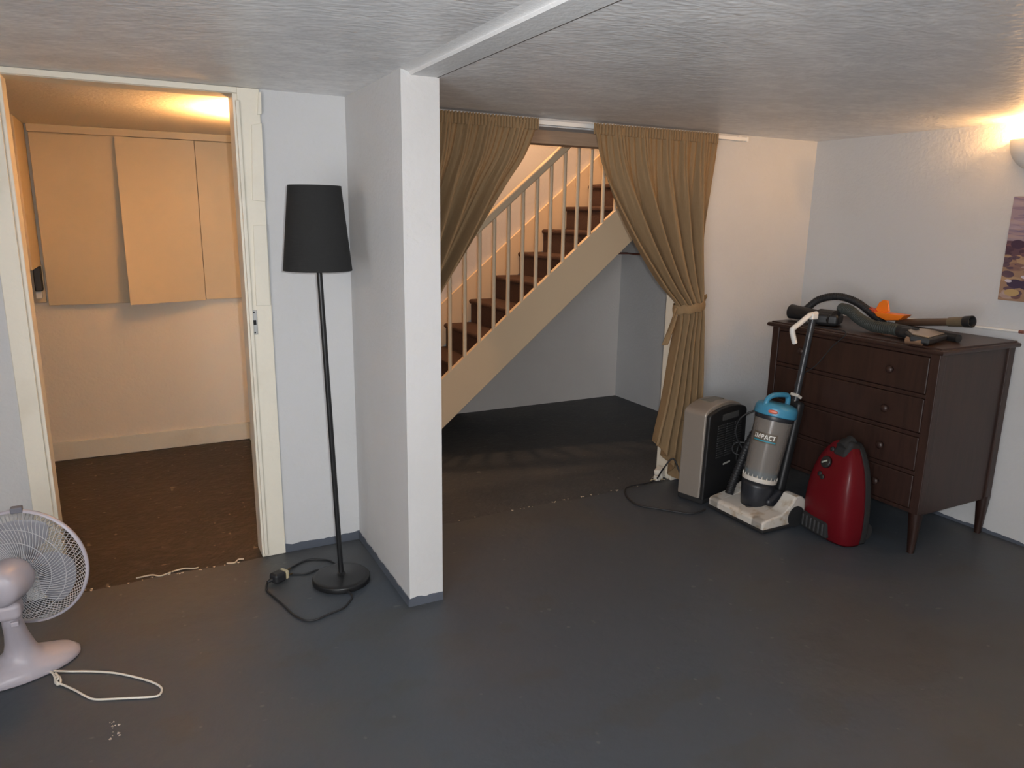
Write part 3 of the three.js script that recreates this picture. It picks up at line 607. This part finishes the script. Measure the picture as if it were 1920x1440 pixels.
{ // its mains cable running over the floor
  const F = (px, py, y = 0.006) => at(px, py, { y });
  const o = mesh('power_cable', tube([V(2.618, 0.13, -2.975), at(1262, 860, { z: -3.03 }), at(1243, 880, { z: -3.06 }), F(1230, 899), F(1212, 906), F(1185, 911), F(1173, 916), F(1173, 926), F(1182, 938), F(1200, 948), F(1235, 954), F(1270, 960), F(1295, 963), F(1312, 960), F(1322, 955)], 0.0048, 160, 7), M.rubber);
  tag(o, 'thin black mains cable looping over the floor beside the dehumidifier', 'cable');
  const c = V(2.672, 0, -3.25);
  const t = thing('plug_adaptor', 'white plug adaptor and frayed scraps on the floor at the curtain hem', 'plug', [c.x, 0, c.z]);
  mesh('body', new RoundedBoxGeometry(0.062, 0.058, 0.05, 3, 0.012).rotateY(0.5).rotateZ(0.25).translate(0.03, 0.034, 0.0), M.cordWhite, t);
  mesh('pin_block', new RoundedBoxGeometry(0.034, 0.03, 0.03, 2, 0.006).translate(-0.012, 0.017, 0.03), M.cordWhite, t);
  const sc = [];
  for (let i = 0; i < 18; i++) { const a = rnd() * 6.28, r = 0.02 + 0.05 * rnd(); sc.push(bar([r * Math.cos(a), 0.004 + 0.006 * rnd(), 0.03 + 0.5 * r * Math.sin(a)], [r * Math.cos(a) + 0.035 * (rnd() - 0.7), 0.004 + 0.010 * rnd(), 0.03 + 0.5 * r * Math.sin(a) + 0.02 * (rnd() - 0.5)], 0.0025, 0.002, 5)); }
  const f = mesh('frayed_scraps', sc, std({ color: lin(0.55, 0.44, 0.28), roughness: 0.9 }), t); f.userData.kind = 'stuff';
}

// ---------------------------------------------------------------- chest of drawers
{
  const x0 = 3.105, x1 = 3.672, z0 = -2.865, z1 = -1.915, O = [3.39, 0, -2.39];
  const g = thing('chest_of_drawers', 'dark mahogany chest of drawers on tapered legs against the right wall', 'chest', O);
  const L = (a, b, c, d, e, f, r = 0.004) => bx(a - O[0], b - O[0], c, d, e - O[2], f - O[2], r);
  // top with a moulded edge
  const edge = 0.022, pr = poly([[x0 - edge, z0 - edge], [x1, z0 - edge], [x1, z1 + edge], [x0 - edge, z1 + edge]].map(([a, b]) => [a - O[0], -(b - O[2])]));
  mesh('top_moulding', extr(pr, 0.022, 0.009).rotateX(-Math.PI / 2).translate(0, 0.943, 0), M.mahogany, g);
  mesh('top', L(x0 - 0.006, x1 - 0.004, 0.960, 0.972, z0 - 0.006, z1 + 0.006, 0.003), M.mahogany, g);
  // four corner posts running down into tapered legs
  for (const [px, pz] of [[x0, z0], [x0, z1 - 0.045], [x1 - 0.045, z0], [x1 - 0.045, z1 - 0.045]]) {
    const w = 0.045, leg = new THREE.CylinderGeometry(w / Math.SQRT2, 0.022 / Math.SQRT2, 0.20, 4).rotateY(Math.PI / 4).translate(px + w / 2 - O[0], 0.10, pz + w / 2 - O[2]);
    mesh('leg', [L(px, px + w, 0.195, 0.945, pz, pz + w), leg], M.mahogany, g);
  }
  const sideMat = M.mahogany;
  mesh('side_panel', L(x0 + 0.04, x1 - 0.04, 0.185, 0.945, z1 - 0.026, z1 - 0.010), sideMat, g);
  mesh('side_panel', L(x0 + 0.04, x1 - 0.04, 0.185, 0.945, z0 + 0.010, z0 + 0.026), sideMat, g);
  mesh('back_panel', L(x1 - 0.02, x1 - 0.008, 0.185, 0.945, z0 + 0.03, z1 - 0.03), M.mahogany, g);
  mesh('carcass', L(x0 + 0.03, x1 - 0.02, 0.190, 0.940, z0 + 0.028, z1 - 0.028), M.mahogany, g);
  const ys = [0.205, 0.385, 0.565, 0.745, 0.935];
  for (let r = 0; r < 5; r++) mesh('rail', L(x0 + 0.004, x0 + 0.03, (ys[r] ?? 0) - 0.009, ys[r] + 0.009, z0 + 0.045, z1 - 0.045, 0.002), M.mahogany, g);
  for (let r = 0; r < 4; r++) {
    const d = mesh('drawer', L(x0 + 0.001, x0 + 0.029, ys[r] + 0.011, ys[r + 1] - 0.011, z0 + 0.047, z1 - 0.047, 0.006), M.mahogany, g);
    for (const zz of [z0 + 0.22, z1 - 0.22]) {
      const k = lathe([[0, 0], [0.009, 0], [0.008, 0.008], [0.017, 0.016], [0.018, 0.022], [0.012, 0.028], [0, 0.030]], 20).rotateZ(Math.PI / 2).translate(x0 - O[0], (ys[r] + ys[r + 1]) / 2, zz - O[2]);
      mesh('knob', k, M.mahogany, d);
    }
  }
}

// ---------------------------------------------------------------- upright vacuum cleaner
{
  const O = [2.80, 0, -2.58];
  const g = thing('upright_vacuum', 'upright vacuum cleaner with a blue lid, clear dust cylinder and dirty white floor head', 'vacuum cleaner', O);
  const L = (x, y, z) => V(x - O[0], y, z - O[2]);
  const dirty = std({ map: tex(256, 0.3, (u, v) => mixc([0.62, 0.58, 0.52], [0.40, 0.29, 0.18], sstep(0.5, 0.75, fbm(u, v, 5, 5, 4, 131)) * 0.8), true), roughness: 0.4 });
  const blue = std({ color: lin(0.055, 0.26, 0.42), roughness: 0.35 });
  const dark = std({ color: lin(0.022, 0.024, 0.030), roughness: 0.4 });
  // head: low wedge facing -x, notch in the middle for the body, arched wheel covers behind
  const prof = (h) => { const s = new THREE.Shape(); s.moveTo(-0.150, 0.018); s.lineTo(-0.152, 0.050); s.quadraticCurveTo(-0.148, 0.064, -0.125, 0.068); s.lineTo(-0.02, 0.085); s.quadraticCurveTo(0.02, 0.095, 0.06, h); s.quadraticCurveTo(0.10, h + 0.012, 0.135, h - 0.03); s.lineTo(0.148, 0.05); s.lineTo(0.145, 0.018); s.closePath(); return s; };
  const low = () => { const s = new THREE.Shape(); s.moveTo(-0.150, 0.018); s.lineTo(-0.152, 0.050); s.quadraticCurveTo(-0.148, 0.064, -0.125, 0.068); s.lineTo(-0.02, 0.082); s.lineTo(0.05, 0.080); s.lineTo(0.05, 0.018); s.closePath(); return s; };
  mesh('floor_head', [extr(low(), 0.366, 0.005).translate(0, 0, -0.183), extr(prof(0.160), 0.085, 0.008).translate(0, 0, 0.108), extr(prof(0.115), 0.075, 0.008).translate(0, 0, -0.193)], dirty, g);
  mesh('head_base', [bx(-0.155, 0.10, 0.006, 0.022, -0.196, 0.196, 0.006)], M.blackMatt, g);
  mesh('head_badge', lathe([[0, 0], [0.020, 0], [0.019, 0.003], [0, 0.004]], 28).rotateZ(0.16).translate(-0.075, 0.0745, 0.02), std({ color: lin(0.06, 0.055, 0.05), roughness: 0.4 }), g);
  for (const sz of [-1, 1]) mesh('wheel', bar([0.070, 0.056, sz * 0.175], [0.070, 0.056, sz * 0.198], 0.056, 0.054, 36), M.blackMatt, g);
  mesh('height_lever', new RoundedBoxGeometry(0.045, 0.018, 0.024, 2, 0.004).rotateZ(0.3).translate(-0.04, 0.10, -0.150), M.white, g);
  // hinge body between the covers
  const b0 = L(2.800, 0.195, -2.58), b1 = L(2.876, 0.565, -2.58), axis = b1.clone().sub(b0).normalize();
  const Q = new THREE.Quaternion().setFromUnitVectors(V(0, 1, 0), axis);
  const put = geo => geo.applyQuaternion(Q).translate(b0.x, b0.y, b0.z);
  mesh('hinge_body', [put(lathe([[0, -0.14], [0.062, -0.14], [0.075, -0.08], [0.083, -0.03], [0.084, 0.0], [0, 0.0]], 36)), beam([0.0, 0.07, 0.0], [0.10, 0.12, 0.0], 0.18, 0.09, 0.02)], dark, g);
  const wd = std({ color: lin(0.62, 0.58, 0.52), roughness: 0.5 });
  const ringG = [put(lathe([[0.083, 0.0], [0.087, 0.002], [0.088, 0.022], [0.083, 0.024], [0.083, 0.0]], 48))];
  mesh('base_ring', ringG, wd, g);
  for (let k = 0; k < 22; k++) { const a = k / 22 * Math.PI * 2; mesh('ring_tooth', put(new THREE.ConeGeometry(0.006, 0.018, 4).scale(1, 1, 0.5).rotateY(-a + Math.PI / 2).translate(0.0862 * Math.cos(a), 0.030, 0.0862 * Math.sin(a))), wd, g); }
  mesh('filter_base', put(lathe([[0, 0.01], [0.081, 0.01], [0.082, 0.055], [0.079, 0.058], [0, 0.058]], 40)), blue, g);
  // dust cylinder: smoky plastic over a dusty filter
  mesh('dust_cylinder', put(lathe([[0.083, 0.024], [0.086, 0.10], [0.094, 0.345], [0.091, 0.345], [0.083, 0.10], [0.080, 0.024], [0.083, 0.024]], 56)), phys({ color: lin(0.62, 0.58, 0.54), transmission: 0.75, roughness: 0.18, thickness: 0, ior: 1.4 }), g);
  mesh('filter_core', put(lathe([[0, 0.058], [0.058, 0.060], [0.060, 0.20], [0.066, 0.21], [0.072, 0.33], [0, 0.335]], 40)), std({ map: paintMap([0.19, 0.155, 0.12], [0.12, 0.10, 0.08], 0.8, 0.2, 17), roughness: 0.9 }), g);
  mesh('cylinder_collar', put(lathe([[0.091, 0.325], [0.0955, 0.325], [0.0965, 0.348], [0.091, 0.348], [0.091, 0.325]], 48)), dark, g);
  // blue lid with carrying handle
  mesh('lid', put(lathe([[0, 0.346], [0.102, 0.346], [0.105, 0.352], [0.104, 0.385], [0.096, 0.402], [0.07, 0.412], [0, 0.414]], 48)), blue, g);
  const LH = (u, y) => put(new THREE.BufferGeometry().setFromPoints([V(u, y, 0)])).attributes.position;
  const pt = (u, y, z = 0) => V(u, y, z).applyQuaternion(Q).add(b0);
  mesh('carry_handle', tube([pt(-0.088, 0.388), pt(-0.078, 0.425), pt(-0.045, 0.446), pt(0.01, 0.456), pt(0.055, 0.455), pt(0.068, 0.43), pt(0.07, 0.40)], 0.0135, 50, 10), blue, g);
  const badge = new THREE.SphereGeometry(1, 20, 12).scale(0.004, 0.010, 0.024);
  const aB = 2.55;
  mesh('maker_badge', put(badge.rotateY(-aB).translate(0.104 * Math.cos(aB), 0.370, 0.104 * Math.sin(aB))), std({ color: lin(0.62, 0.13, 0.07), roughness: 0.35 }), g);
  // lettering on the cylinder: white word with a thin blue line of small print below
  {
    const cv = document.createElement('canvas'); cv.width = 512; cv.height = 192;
    const c = cv.getContext('2d'); c.fillStyle = 'rgb(92,82,70)'; c.fillRect(0, 0, 512, 192);
    c.fillStyle = 'rgb(232,230,224)'; c.font = 'bold 120px sans-serif'; c.textAlign = 'center'; c.fillText('IMPACT', 256, 118);
    c.fillStyle = 'rgb(40,140,160)'; c.fillRect(24, 142, 470, 26);
    const t = new THREE.CanvasTexture(cv); t.colorSpace = THREE.SRGBColorSpace;
    const a0 = 2.0, a1 = 3.42, n = 24, pos = [], uv = [], idx = [];
    for (let i = 0; i <= n; i++) for (let j = 0; j <= 1; j++) { const a = a1 + (a0 - a1) * i / n, y = 0.205 + 0.052 * j, r = 0.0908 + (y - 0.2) * 0.03; const q = pt(r * Math.cos(a), y, r * Math.sin(a)); pos.push(q.x, q.y, q.z); uv.push(i / n, j); }
    for (let i = 0; i < n; i++) idx.push(2 * i, 2 * i + 2, 2 * i + 1, 2 * i + 1, 2 * i + 2, 2 * i + 3);
    const ge = new THREE.BufferGeometry(); ge.setAttribute('position', new THREE.Float32BufferAttribute(pos, 3)); ge.setAttribute('uv', new THREE.Float32BufferAttribute(uv, 2)); ge.setIndex(idx); ge.computeVertexNormals();
    const m = mesh('lettering', ge, std({ map: t, roughness: 0.5 }), g, true); m.userData.label = 'white IMPACT lettering on the dust cylinder';
  }
  // spine, tube and grip
  mesh('spine', beam(L(2.915, 0.10, -2.575), L(3.005, 0.60, -2.575), 0.10, 0.05, 0.02), M.black, g);
  mesh('handle_tube', bar(L(2.995, 0.56, -2.575), L(3.066, 1.015, -2.575), 0.0165), std({ color: lin(0.030, 0.033, 0.038), roughness: 0.35 }), g);
  mesh('tube_clip', beam(L(2.985, 0.635, -2.575), L(3.02, 0.615, -2.575), 0.05, 0.016, 0.005), wd, g);
  mesh('grip', [tube([at(1531, 588, { z: -2.575 }), at(1517, 592, { z: -2.575 }), at(1500, 606, { z: -2.575 }), at(1486, 617, { z: -2.575 }), at(1486, 625, { z: -2.575 }), at(1490, 643, { z: -2.575 })].map(q => L(q.x, q.y, q.z)), 0.0135, 50, 10, false, 0.2)], M.white, g);
  mesh('grip_cap', new RoundedBoxGeometry(0.045, 0.035, 0.035, 2, 0.008).translate(3.066 - O[0], 1.035, 0.005), M.white, g);
  // suction hose down the left side
  const hose = [L(2.99, 0.52, -2.68), L(2.93, 0.46, -2.715), L(2.84, 0.33, -2.72), L(2.80, 0.24, -2.72), L(2.75, 0.15, -2.71), L(2.72, 0.095, -2.70)];
  const hc = new THREE.CatmullRomCurve3(hose), hs = [new THREE.TubeGeometry(hc, 60, 0.020, 12)];
  for (let i = 0; i < 34; i++) { const t = i / 33, q = hc.getPoint(t), d = hc.getTangent(t); hs.push(new THREE.TorusGeometry(0.0205, 0.0032, 5, 16).applyQuaternion(new THREE.Quaternion().setFromUnitVectors(V(0, 0, 1), d)).translate(q.x, q.y, q.z)); }
  mesh('hose', hs, M.rubber, g);
  mesh('cord', [tube([L(3.01, 0.58, -2.62), L(2.86, 0.50, -2.76), L(2.83, 0.40, -2.80), L(2.87, 0.30, -2.78), L(2.92, 0.24, -2.72)], 0.005, 40, 6), tube([L(2.95, 0.32, -2.70), L(2.85, 0.33, -2.80), L(2.84, 0.27, -2.81), L(2.92, 0.25, -2.72)], 0.005, 40, 6)], M.rubber, g);
}

// ---------------------------------------------------------------- red cylinder vacuum standing on its end
{
  const O = [2.962, 0, -2.232];
  const g = thing('cylinder_vacuum', 'red cylinder vacuum cleaner standing on end before the chest of drawers', 'vacuum cleaner', O, -0.15); g.scale.y = 0.975;
  const red = phys({ color: lin(0.115, 0.005, 0.009), roughness: 0.45, specularIntensity: 0.25, clearcoat: 0.12, clearcoatRoughness: 0.2 });
  // cross-sections up the height: half width (z), depth forward (-x) and back (+x)
  const hw = [[0, 0.140], [0.05, 0.150], [0.15, 0.153], [0.27, 0.143], [0.36, 0.124], [0.43, 0.094], [0.475, 0.062], [0.49, 0.040]];
  const fd = [[0, 0.075], [0.05, 0.090], [0.15, 0.100], [0.27, 0.092], [0.36, 0.072], [0.43, 0.045], [0.475, 0.015], [0.49, 0.0]];
  const rows = [], N = 60;
  for (let j = 0; j <= 60; j++) {
    const y = 0.004 + 0.486 * j / 60, a = interp(hw, y), b = interp(fd, y), row = [];
    for (let i = 0; i <= N; i++) { const t = i / N * Math.PI * 2, c = Math.cos(t), s = Math.sin(t), e = 0.62; const sx = Math.sign(c) * Math.abs(c) ** e, sz = Math.sign(s) * Math.abs(s) ** e; row.push(V(c < 0 ? sx * b : sx * 0.055, y, sz * a)); }
    rows.push(row);
  }
  const cap = rows[60].map(q => V(0, 0.492, q.z * 0.05)), bot = rows[0].map(q => V(0, 0.004, 0));
  mesh('shell', sheet([bot, ...rows, cap].reverse()), red, g);
  mesh('back_shell', sheet([bot, ...rows, cap].reverse().map(r => r.map(q => V(q.x * 0.6 + 0.05, q.y * 0.985 + 0.003, q.z * 0.965)))), M.blackMatt, g);
  const face = (y, z) => { const a = interp(hw, y), b = interp(fd, y), s = clamp(z / a, -1, 1), tt = Math.abs(s) ** (1 / 0.62); return -b * Math.sqrt(Math.max(0, 1 - tt * tt)) ** 0.62; };
  const onFace = (geo, y, z, tilt) => geo.rotateZ(Math.PI / 2 - tilt).translate(face(y, z), y, z);
  const knob = lathe([[0, 0.0], [0.030, 0.0], [0.030, 0.010], [0.024, 0.016], [0, 0.017]], 32);
  const dl = mesh('power_dial', onFace(knob, 0.385, -0.025, 0.35), M.black, g);
  mesh('dial_pointer', onFace(bx(-0.004, 0.004, 0.015, 0.021, -0.016, 0.016, 0.002).rotateY(0.6), 0.385, -0.025, 0.35), std({ color: lin(0.35, 0.38, 0.33), roughness: 0.4 }), dl);
  for (const [y, z] of [[0.448, -0.030], [0.322, -0.042], [0.312, -0.022]]) mesh('button', onFace(lathe([[0, 0], [0.013, 0], [0.012, 0.006], [0, 0.008]], 20), y, z, 0.25), M.black, g);
  mesh('hose_socket', [new RoundedBoxGeometry(0.075, 0.095, 0.085, 4, 0.02).rotateZ(-0.5).translate(0.004, 0.455, 0.020)], M.blackMatt, g);
  mesh('nozzle_collar', bar([-0.03, 0.470, 0.02], [0.03, 0.505, 0.02], 0.030, 0.026, 28), M.blackMatt, g);
  const slot = mesh('exhaust_grille', new RoundedBoxGeometry(0.05, 0.088, 0.175, 4, 0.016).translate(-0.080, 0.058, -0.030), M.blackMatt, g);
  for (let k = 0; k < 6; k++) mesh('grille_rib', new RoundedBoxGeometry(0.008, 0.060, 0.010, 2, 0.003).translate(-0.105, 0.060, -0.098 + 0.027 * k), std({ color: lin(0.05, 0.05, 0.052), roughness: 0.4 }), slot);
  for (const z of [-0.12, 0.12]) mesh('wheel', bar([0.05, 0.07, z], [0.05, 0.07, z + Math.sign(z) * 0.02], 0.05, 0.046, 28), M.blackMatt, g);
}

// ---------------------------------------------------------------- things lying on the chest
const TOP = 0.9725;
function ribbed(pts, r, pitch, seg = 120) {
  const c = new THREE.CatmullRomCurve3(pts), n = Math.round(c.getLength() / pitch), gs = [new THREE.TubeGeometry(c, seg, r * 0.93, 14)];
  for (let i = 0; i <= n; i++) { const t = i / n, q = c.getPointAt(t), d = c.getTangentAt(t); gs.push(new THREE.TorusGeometry(r * 0.95, pitch * 0.28, 5, 18).applyQuaternion(new THREE.Quaternion().setFromUnitVectors(V(0, 0, 1), d)).translate(q.x, q.y, q.z)); }
  return join(gs);
}
{
  const g = thing('vacuum_hose', 'black ribbed vacuum hose arched over the chest top', 'hose', [3.30, TOP, -2.62]);
  const P = q => q.sub(V(3.30, TOP, -2.62));
  mesh('hose', ribbed([V(3.24, TOP + 0.045, -2.86), at(1505, 583, { x: 3.26 }), at(1535, 562, { x: 3.30 }), at(1572, 556, { x: 3.33 }), at(1605, 566, { x: 3.36 }), at(1635, 588, { x: 3.38 }), V(3.385, TOP + 0.022, -2.40)].map(P), 0.019, 0.009), M.rubber, g);
  mesh('bent_end', [bar(P(V(3.23, TOP + 0.045, -2.86)), P(V(3.24, TOP + 0.040, -2.70)), 0.040, 0.032), bar(P(V(3.24, TOP + 0.038, -2.72)), P(V(3.22, TOP + 0.034, -2.58)), 0.031, 0.033)], M.black, g);
  mesh('nozzle', [new RoundedBoxGeometry(0.15, 0.062, 0.14, 4, 0.02).rotateY(0.5).translate(-0.05, 0.033, -0.02), bar([-0.05, 0.045, -0.06], [-0.07, 0.055, 0.05], 0.034, 0.028)], M.black, g);
}
{
  const g = thing('grey_hose', 'thick grey-green ribbed hose bent across the chest top', 'hose', [3.26, TOP, -2.36]);
  const P = q => q.sub(V(3.26, TOP, -2.36));
  mesh('hose', ribbed([at(1578, 578, { x: 3.30 }), at(1592, 582, { x: 3.28 }), at(1612, 598, { x: 3.25 }), at(1640, 612, { x: 3.22 }), at(1675, 617, { x: 3.22 }), V(3.22, TOP + 0.031, -2.17)].map(P), 0.027, 0.011), std({ color: lin(0.045, 0.05, 0.045), roughness: 0.5 }), g);
  mesh('cuff', bar(P(V(3.22, TOP + 0.031, -2.20)), P(V(3.215, TOP + 0.033, -2.13)), 0.030, 0.026), M.black, g);
}
{
  const g = thing('floor_tool', 'worn vacuum floor tool with a shiny metal plate at the chest edge', 'vacuum tool', [3.19, TOP, -2.06], 0.15);
  mesh('neck', bar([0.0, 0.033, -0.10], [0.0, 0.035, -0.03], 0.024, 0.026), M.black, g);
  mesh('body', extr(poly([[-0.11, -0.075], [0.09, -0.06], [0.11, 0.03], [0.05, 0.07], [-0.06, 0.06], [-0.125, 0.0]]), 0.030, 0.008).rotateX(-Math.PI / 2).rotateX(0.1).translate(0.0, 0.014, 0.0), M.black, g);
  mesh('metal_plate', extr(poly([[-0.105, -0.070], [0.075, -0.055], [0.085, 0.02], [0.03, 0.06], [-0.05, 0.052], [-0.115, 0.0]]), 0.006, 0.002).rotateX(-Math.PI / 2).rotateX(0.1).translate(0, 0.044, 0.0), std({ color: lin(0.46, 0.36, 0.26), metalness: 0.85, roughness: 0.3 }), g);
  mesh('roller', bar([-0.105, 0.016, -0.025], [-0.105, 0.016, 0.045], 0.016), std({ color: lin(0.45, 0.28, 0.18), metalness: 0.7, roughness: 0.3 }), g);
}
{
  const a = at(1690, 600, { x: 3.42 }), b = at(1826, 602, { x: 3.40 });
  const y = TOP + 0.024;
  const A = V(3.43, y + 0.015, -2.36), Bp = at(1822, 603, { x: 3.36 });
  const g = thing('suction_pipe', 'brown and black vacuum suction pipe jutting past the chest end', 'pipe', [3.40, TOP, -2.15]);
  const P = q => q.clone().sub(V(3.40, TOP, -2.15));
  const dir = Bp.clone().sub(A), pnt = t => A.clone().addScaledVector(dir, t);
  mesh('tube', bar(P(A), P(pnt(0.78)), 0.0175), std({ color: lin(0.10, 0.06, 0.04), roughness: 0.4 }), g);
  mesh('sleeve', bar(P(pnt(0.72)), P(pnt(0.93)), 0.021, 0.024), std({ color: lin(0.14, 0.11, 0.07), roughness: 0.4 }), g);
  mesh('end_collar', lathe([[0.019, 0], [0.026, 0], [0.027, 0.035], [0.021, 0.035], [0.019, 0]], 28).applyQuaternion(new THREE.Quaternion().setFromUnitVectors(V(0, 1, 0), dir.clone().normalize())).translate(...P(pnt(0.92)).toArray()), M.black, g);
  mesh('support_tube', bar(P(V(3.44, TOP + 0.018, -2.42)), P(V(3.34, TOP + 0.018, -1.99)), 0.018), M.black, g);
}
{
  const g = thing('orange_plastic_scoop', 'bright orange plastic scoop with an upright fin lying among the hoses', 'scoop', [3.40, TOP + 0.05, -2.36], 0.1);
  const or = std({ color: lin(0.85, 0.20, 0.015), roughness: 0.4 });
  const X = 3.40, P = (px, py, dx = 0) => { const q = at(px, py, { x: X }); return [-(q.z + 2.36), q.y - TOP - 0.05]; };
  mesh('tray', extr(poly([P(1648, 584), P(1702, 591), P(1690, 600), P(1668, 600), P(1652, 592)]), 0.07, 0.004).rotateY(Math.PI / 2).translate(-0.035, 0, 0), or, g);
  const rd = std({ color: lin(0.55, 0.07, 0.02), roughness: 0.45 });
  mesh('blade', extr(poly([P(1617, 571), P(1645, 580), P(1652, 590), P(1634, 585)]), 0.05, 0.003).rotateY(Math.PI / 2).translate(-0.02, 0, 0), rd, g);
  mesh('fin', extr(poly([P(1642, 583), P(1650, 567), P(1658, 562), P(1666, 564), P(1668, 584), P(1655, 587)]), 0.012, 0.004).rotateY(Math.PI / 2).translate(0.0, 0, 0), or, g);
}
{
  const pts = [V(3.16, TOP + 0.006, -2.62), V(3.09, TOP + 0.006, -2.60), at(1585, 622, { x: 3.075 }), at(1560, 650, { x: 3.07 }), at(1530, 685, { x: 3.06 }), at(1503, 702, { x: 3.05 })];
  tag(mesh('thin_flex', tube(pts, 0.003, 60, 6), M.rubber), 'thin black flex hanging from the chest top behind the upright vacuum', 'cable');
}
// ---------------------------------------------------------------- picture and conduit on the right wall
{
  const cv = document.createElement('canvas'); cv.width = 512; cv.height = 512;
  const c = cv.getContext('2d'); const W = 512;
  const gr = (y0, y1, col) => { c.fillStyle = col; c.fillRect(0, y0, W, y1 - y0); };
  gr(0, 215, 'rgb(150,132,142)');
  const blob = (x, y, rx, ry, col) => { c.fillStyle = col; c.beginPath(); c.ellipse(x, y, rx, ry, (rnd() - 0.5) * 0.5, 0, 7); c.fill(); };
  for (let i = 0; i < 160; i++) { const y = rnd() * 200; blob(rnd() * W, y, 20 + 60 * rnd(), 4 + 9 * rnd(), ['rgba(120,104,128,.5)', 'rgba(178,150,140,.5)', 'rgba(166,150,160,.5)', 'rgba(112,100,130,.45)'][Math.floor(rnd() * 4)]); }
  gr(215, 290, 'rgb(92,66,76)');
  for (let i = 0; i < 60; i++) blob(rnd() * W, 225 + rnd() * 55, 10 + 20 * rnd(), 6 + 12 * rnd(), ['rgba(70,46,62,.8)', 'rgba(120,84,84,.7)', 'rgba(88,60,70,.8)'][Math.floor(rnd() * 3)]);
  blob(45, 232, 28, 22, 'rgb(66,46,66)');
  gr(290, 512, 'rgb(150,120,98)');
  for (let i = 0; i < 150; i++) blob(rnd() * W, 285 + rnd() * 220, 8 + 26 * rnd(), 5 + 13 * rnd(), ['rgba(96,66,70,.8)', 'rgba(172,142,110,.8)', 'rgba(128,96,88,.8)', 'rgba(70,52,74,.75)', 'rgba(176,156,150,.7)'][Math.floor(rnd() * 5)]);
  for (let i = 0; i < 9; i++) { blob(40 + i * 60 + rnd() * 20, 410 + rnd() * 60, 34, 22, 'rgb(62,48,72)'); blob(46 + i * 60 + rnd() * 20, 428 + rnd() * 60, 30, 18, 'rgb(178,150,104)'); blob(30 + i * 60, 385 + rnd() * 40, 14, 8, 'rgb(196,186,196)'); }
  const t = new THREE.CanvasTexture(cv); t.colorSpace = THREE.SRGBColorSpace;
  const z0 = -2.032, z1 = -1.45, y0 = 1.152, y1 = 1.628;
  const g = thing('canvas_picture', 'unframed canvas of a rocky beach under a mauve sky on the right wall', 'picture', [XR, (y0 + y1) / 2, (z0 + z1) / 2]);
  mesh('stretched_canvas', bx(-0.020, -0.001, -(y1 - y0) / 2, (y1 - y0) / 2, -(z1 - z0) / 2, (z1 - z0) / 2, 0.003), std({ color: lin(0.28, 0.23, 0.22), roughness: 0.8 }), g);
  const pl = new THREE.PlaneGeometry(z1 - z0 - 0.002, y1 - y0 - 0.002).rotateY(-Math.PI / 2).translate(-0.0206, 0, 0);
  mesh('painting', pl, std({ map: t, roughness: 0.7 }), g, true);
}
{
  const a = at(1790, 611, { x: XR - 0.008 }), b = at(1911, 622, { x: XR - 0.008 });
  const g = thing('cable_conduit', 'thin white conduit running along the right wall behind the chest', 'conduit', [XR - 0.008, a.y, a.z]);
  mesh('conduit', bar([0, 0.0, -0.5], [0, b.y - a.y, b.z - a.z], 0.006), M.white, g);
  mesh('end_cap', bar([0, b.y - a.y, b.z - a.z], [0, b.y - a.y + 0.0005, b.z - a.z + 0.02], 0.008), std({ color: lin(0.22, 0.08, 0.06), roughness: 0.5 }), g);
}
renderer.render(scene, camera);
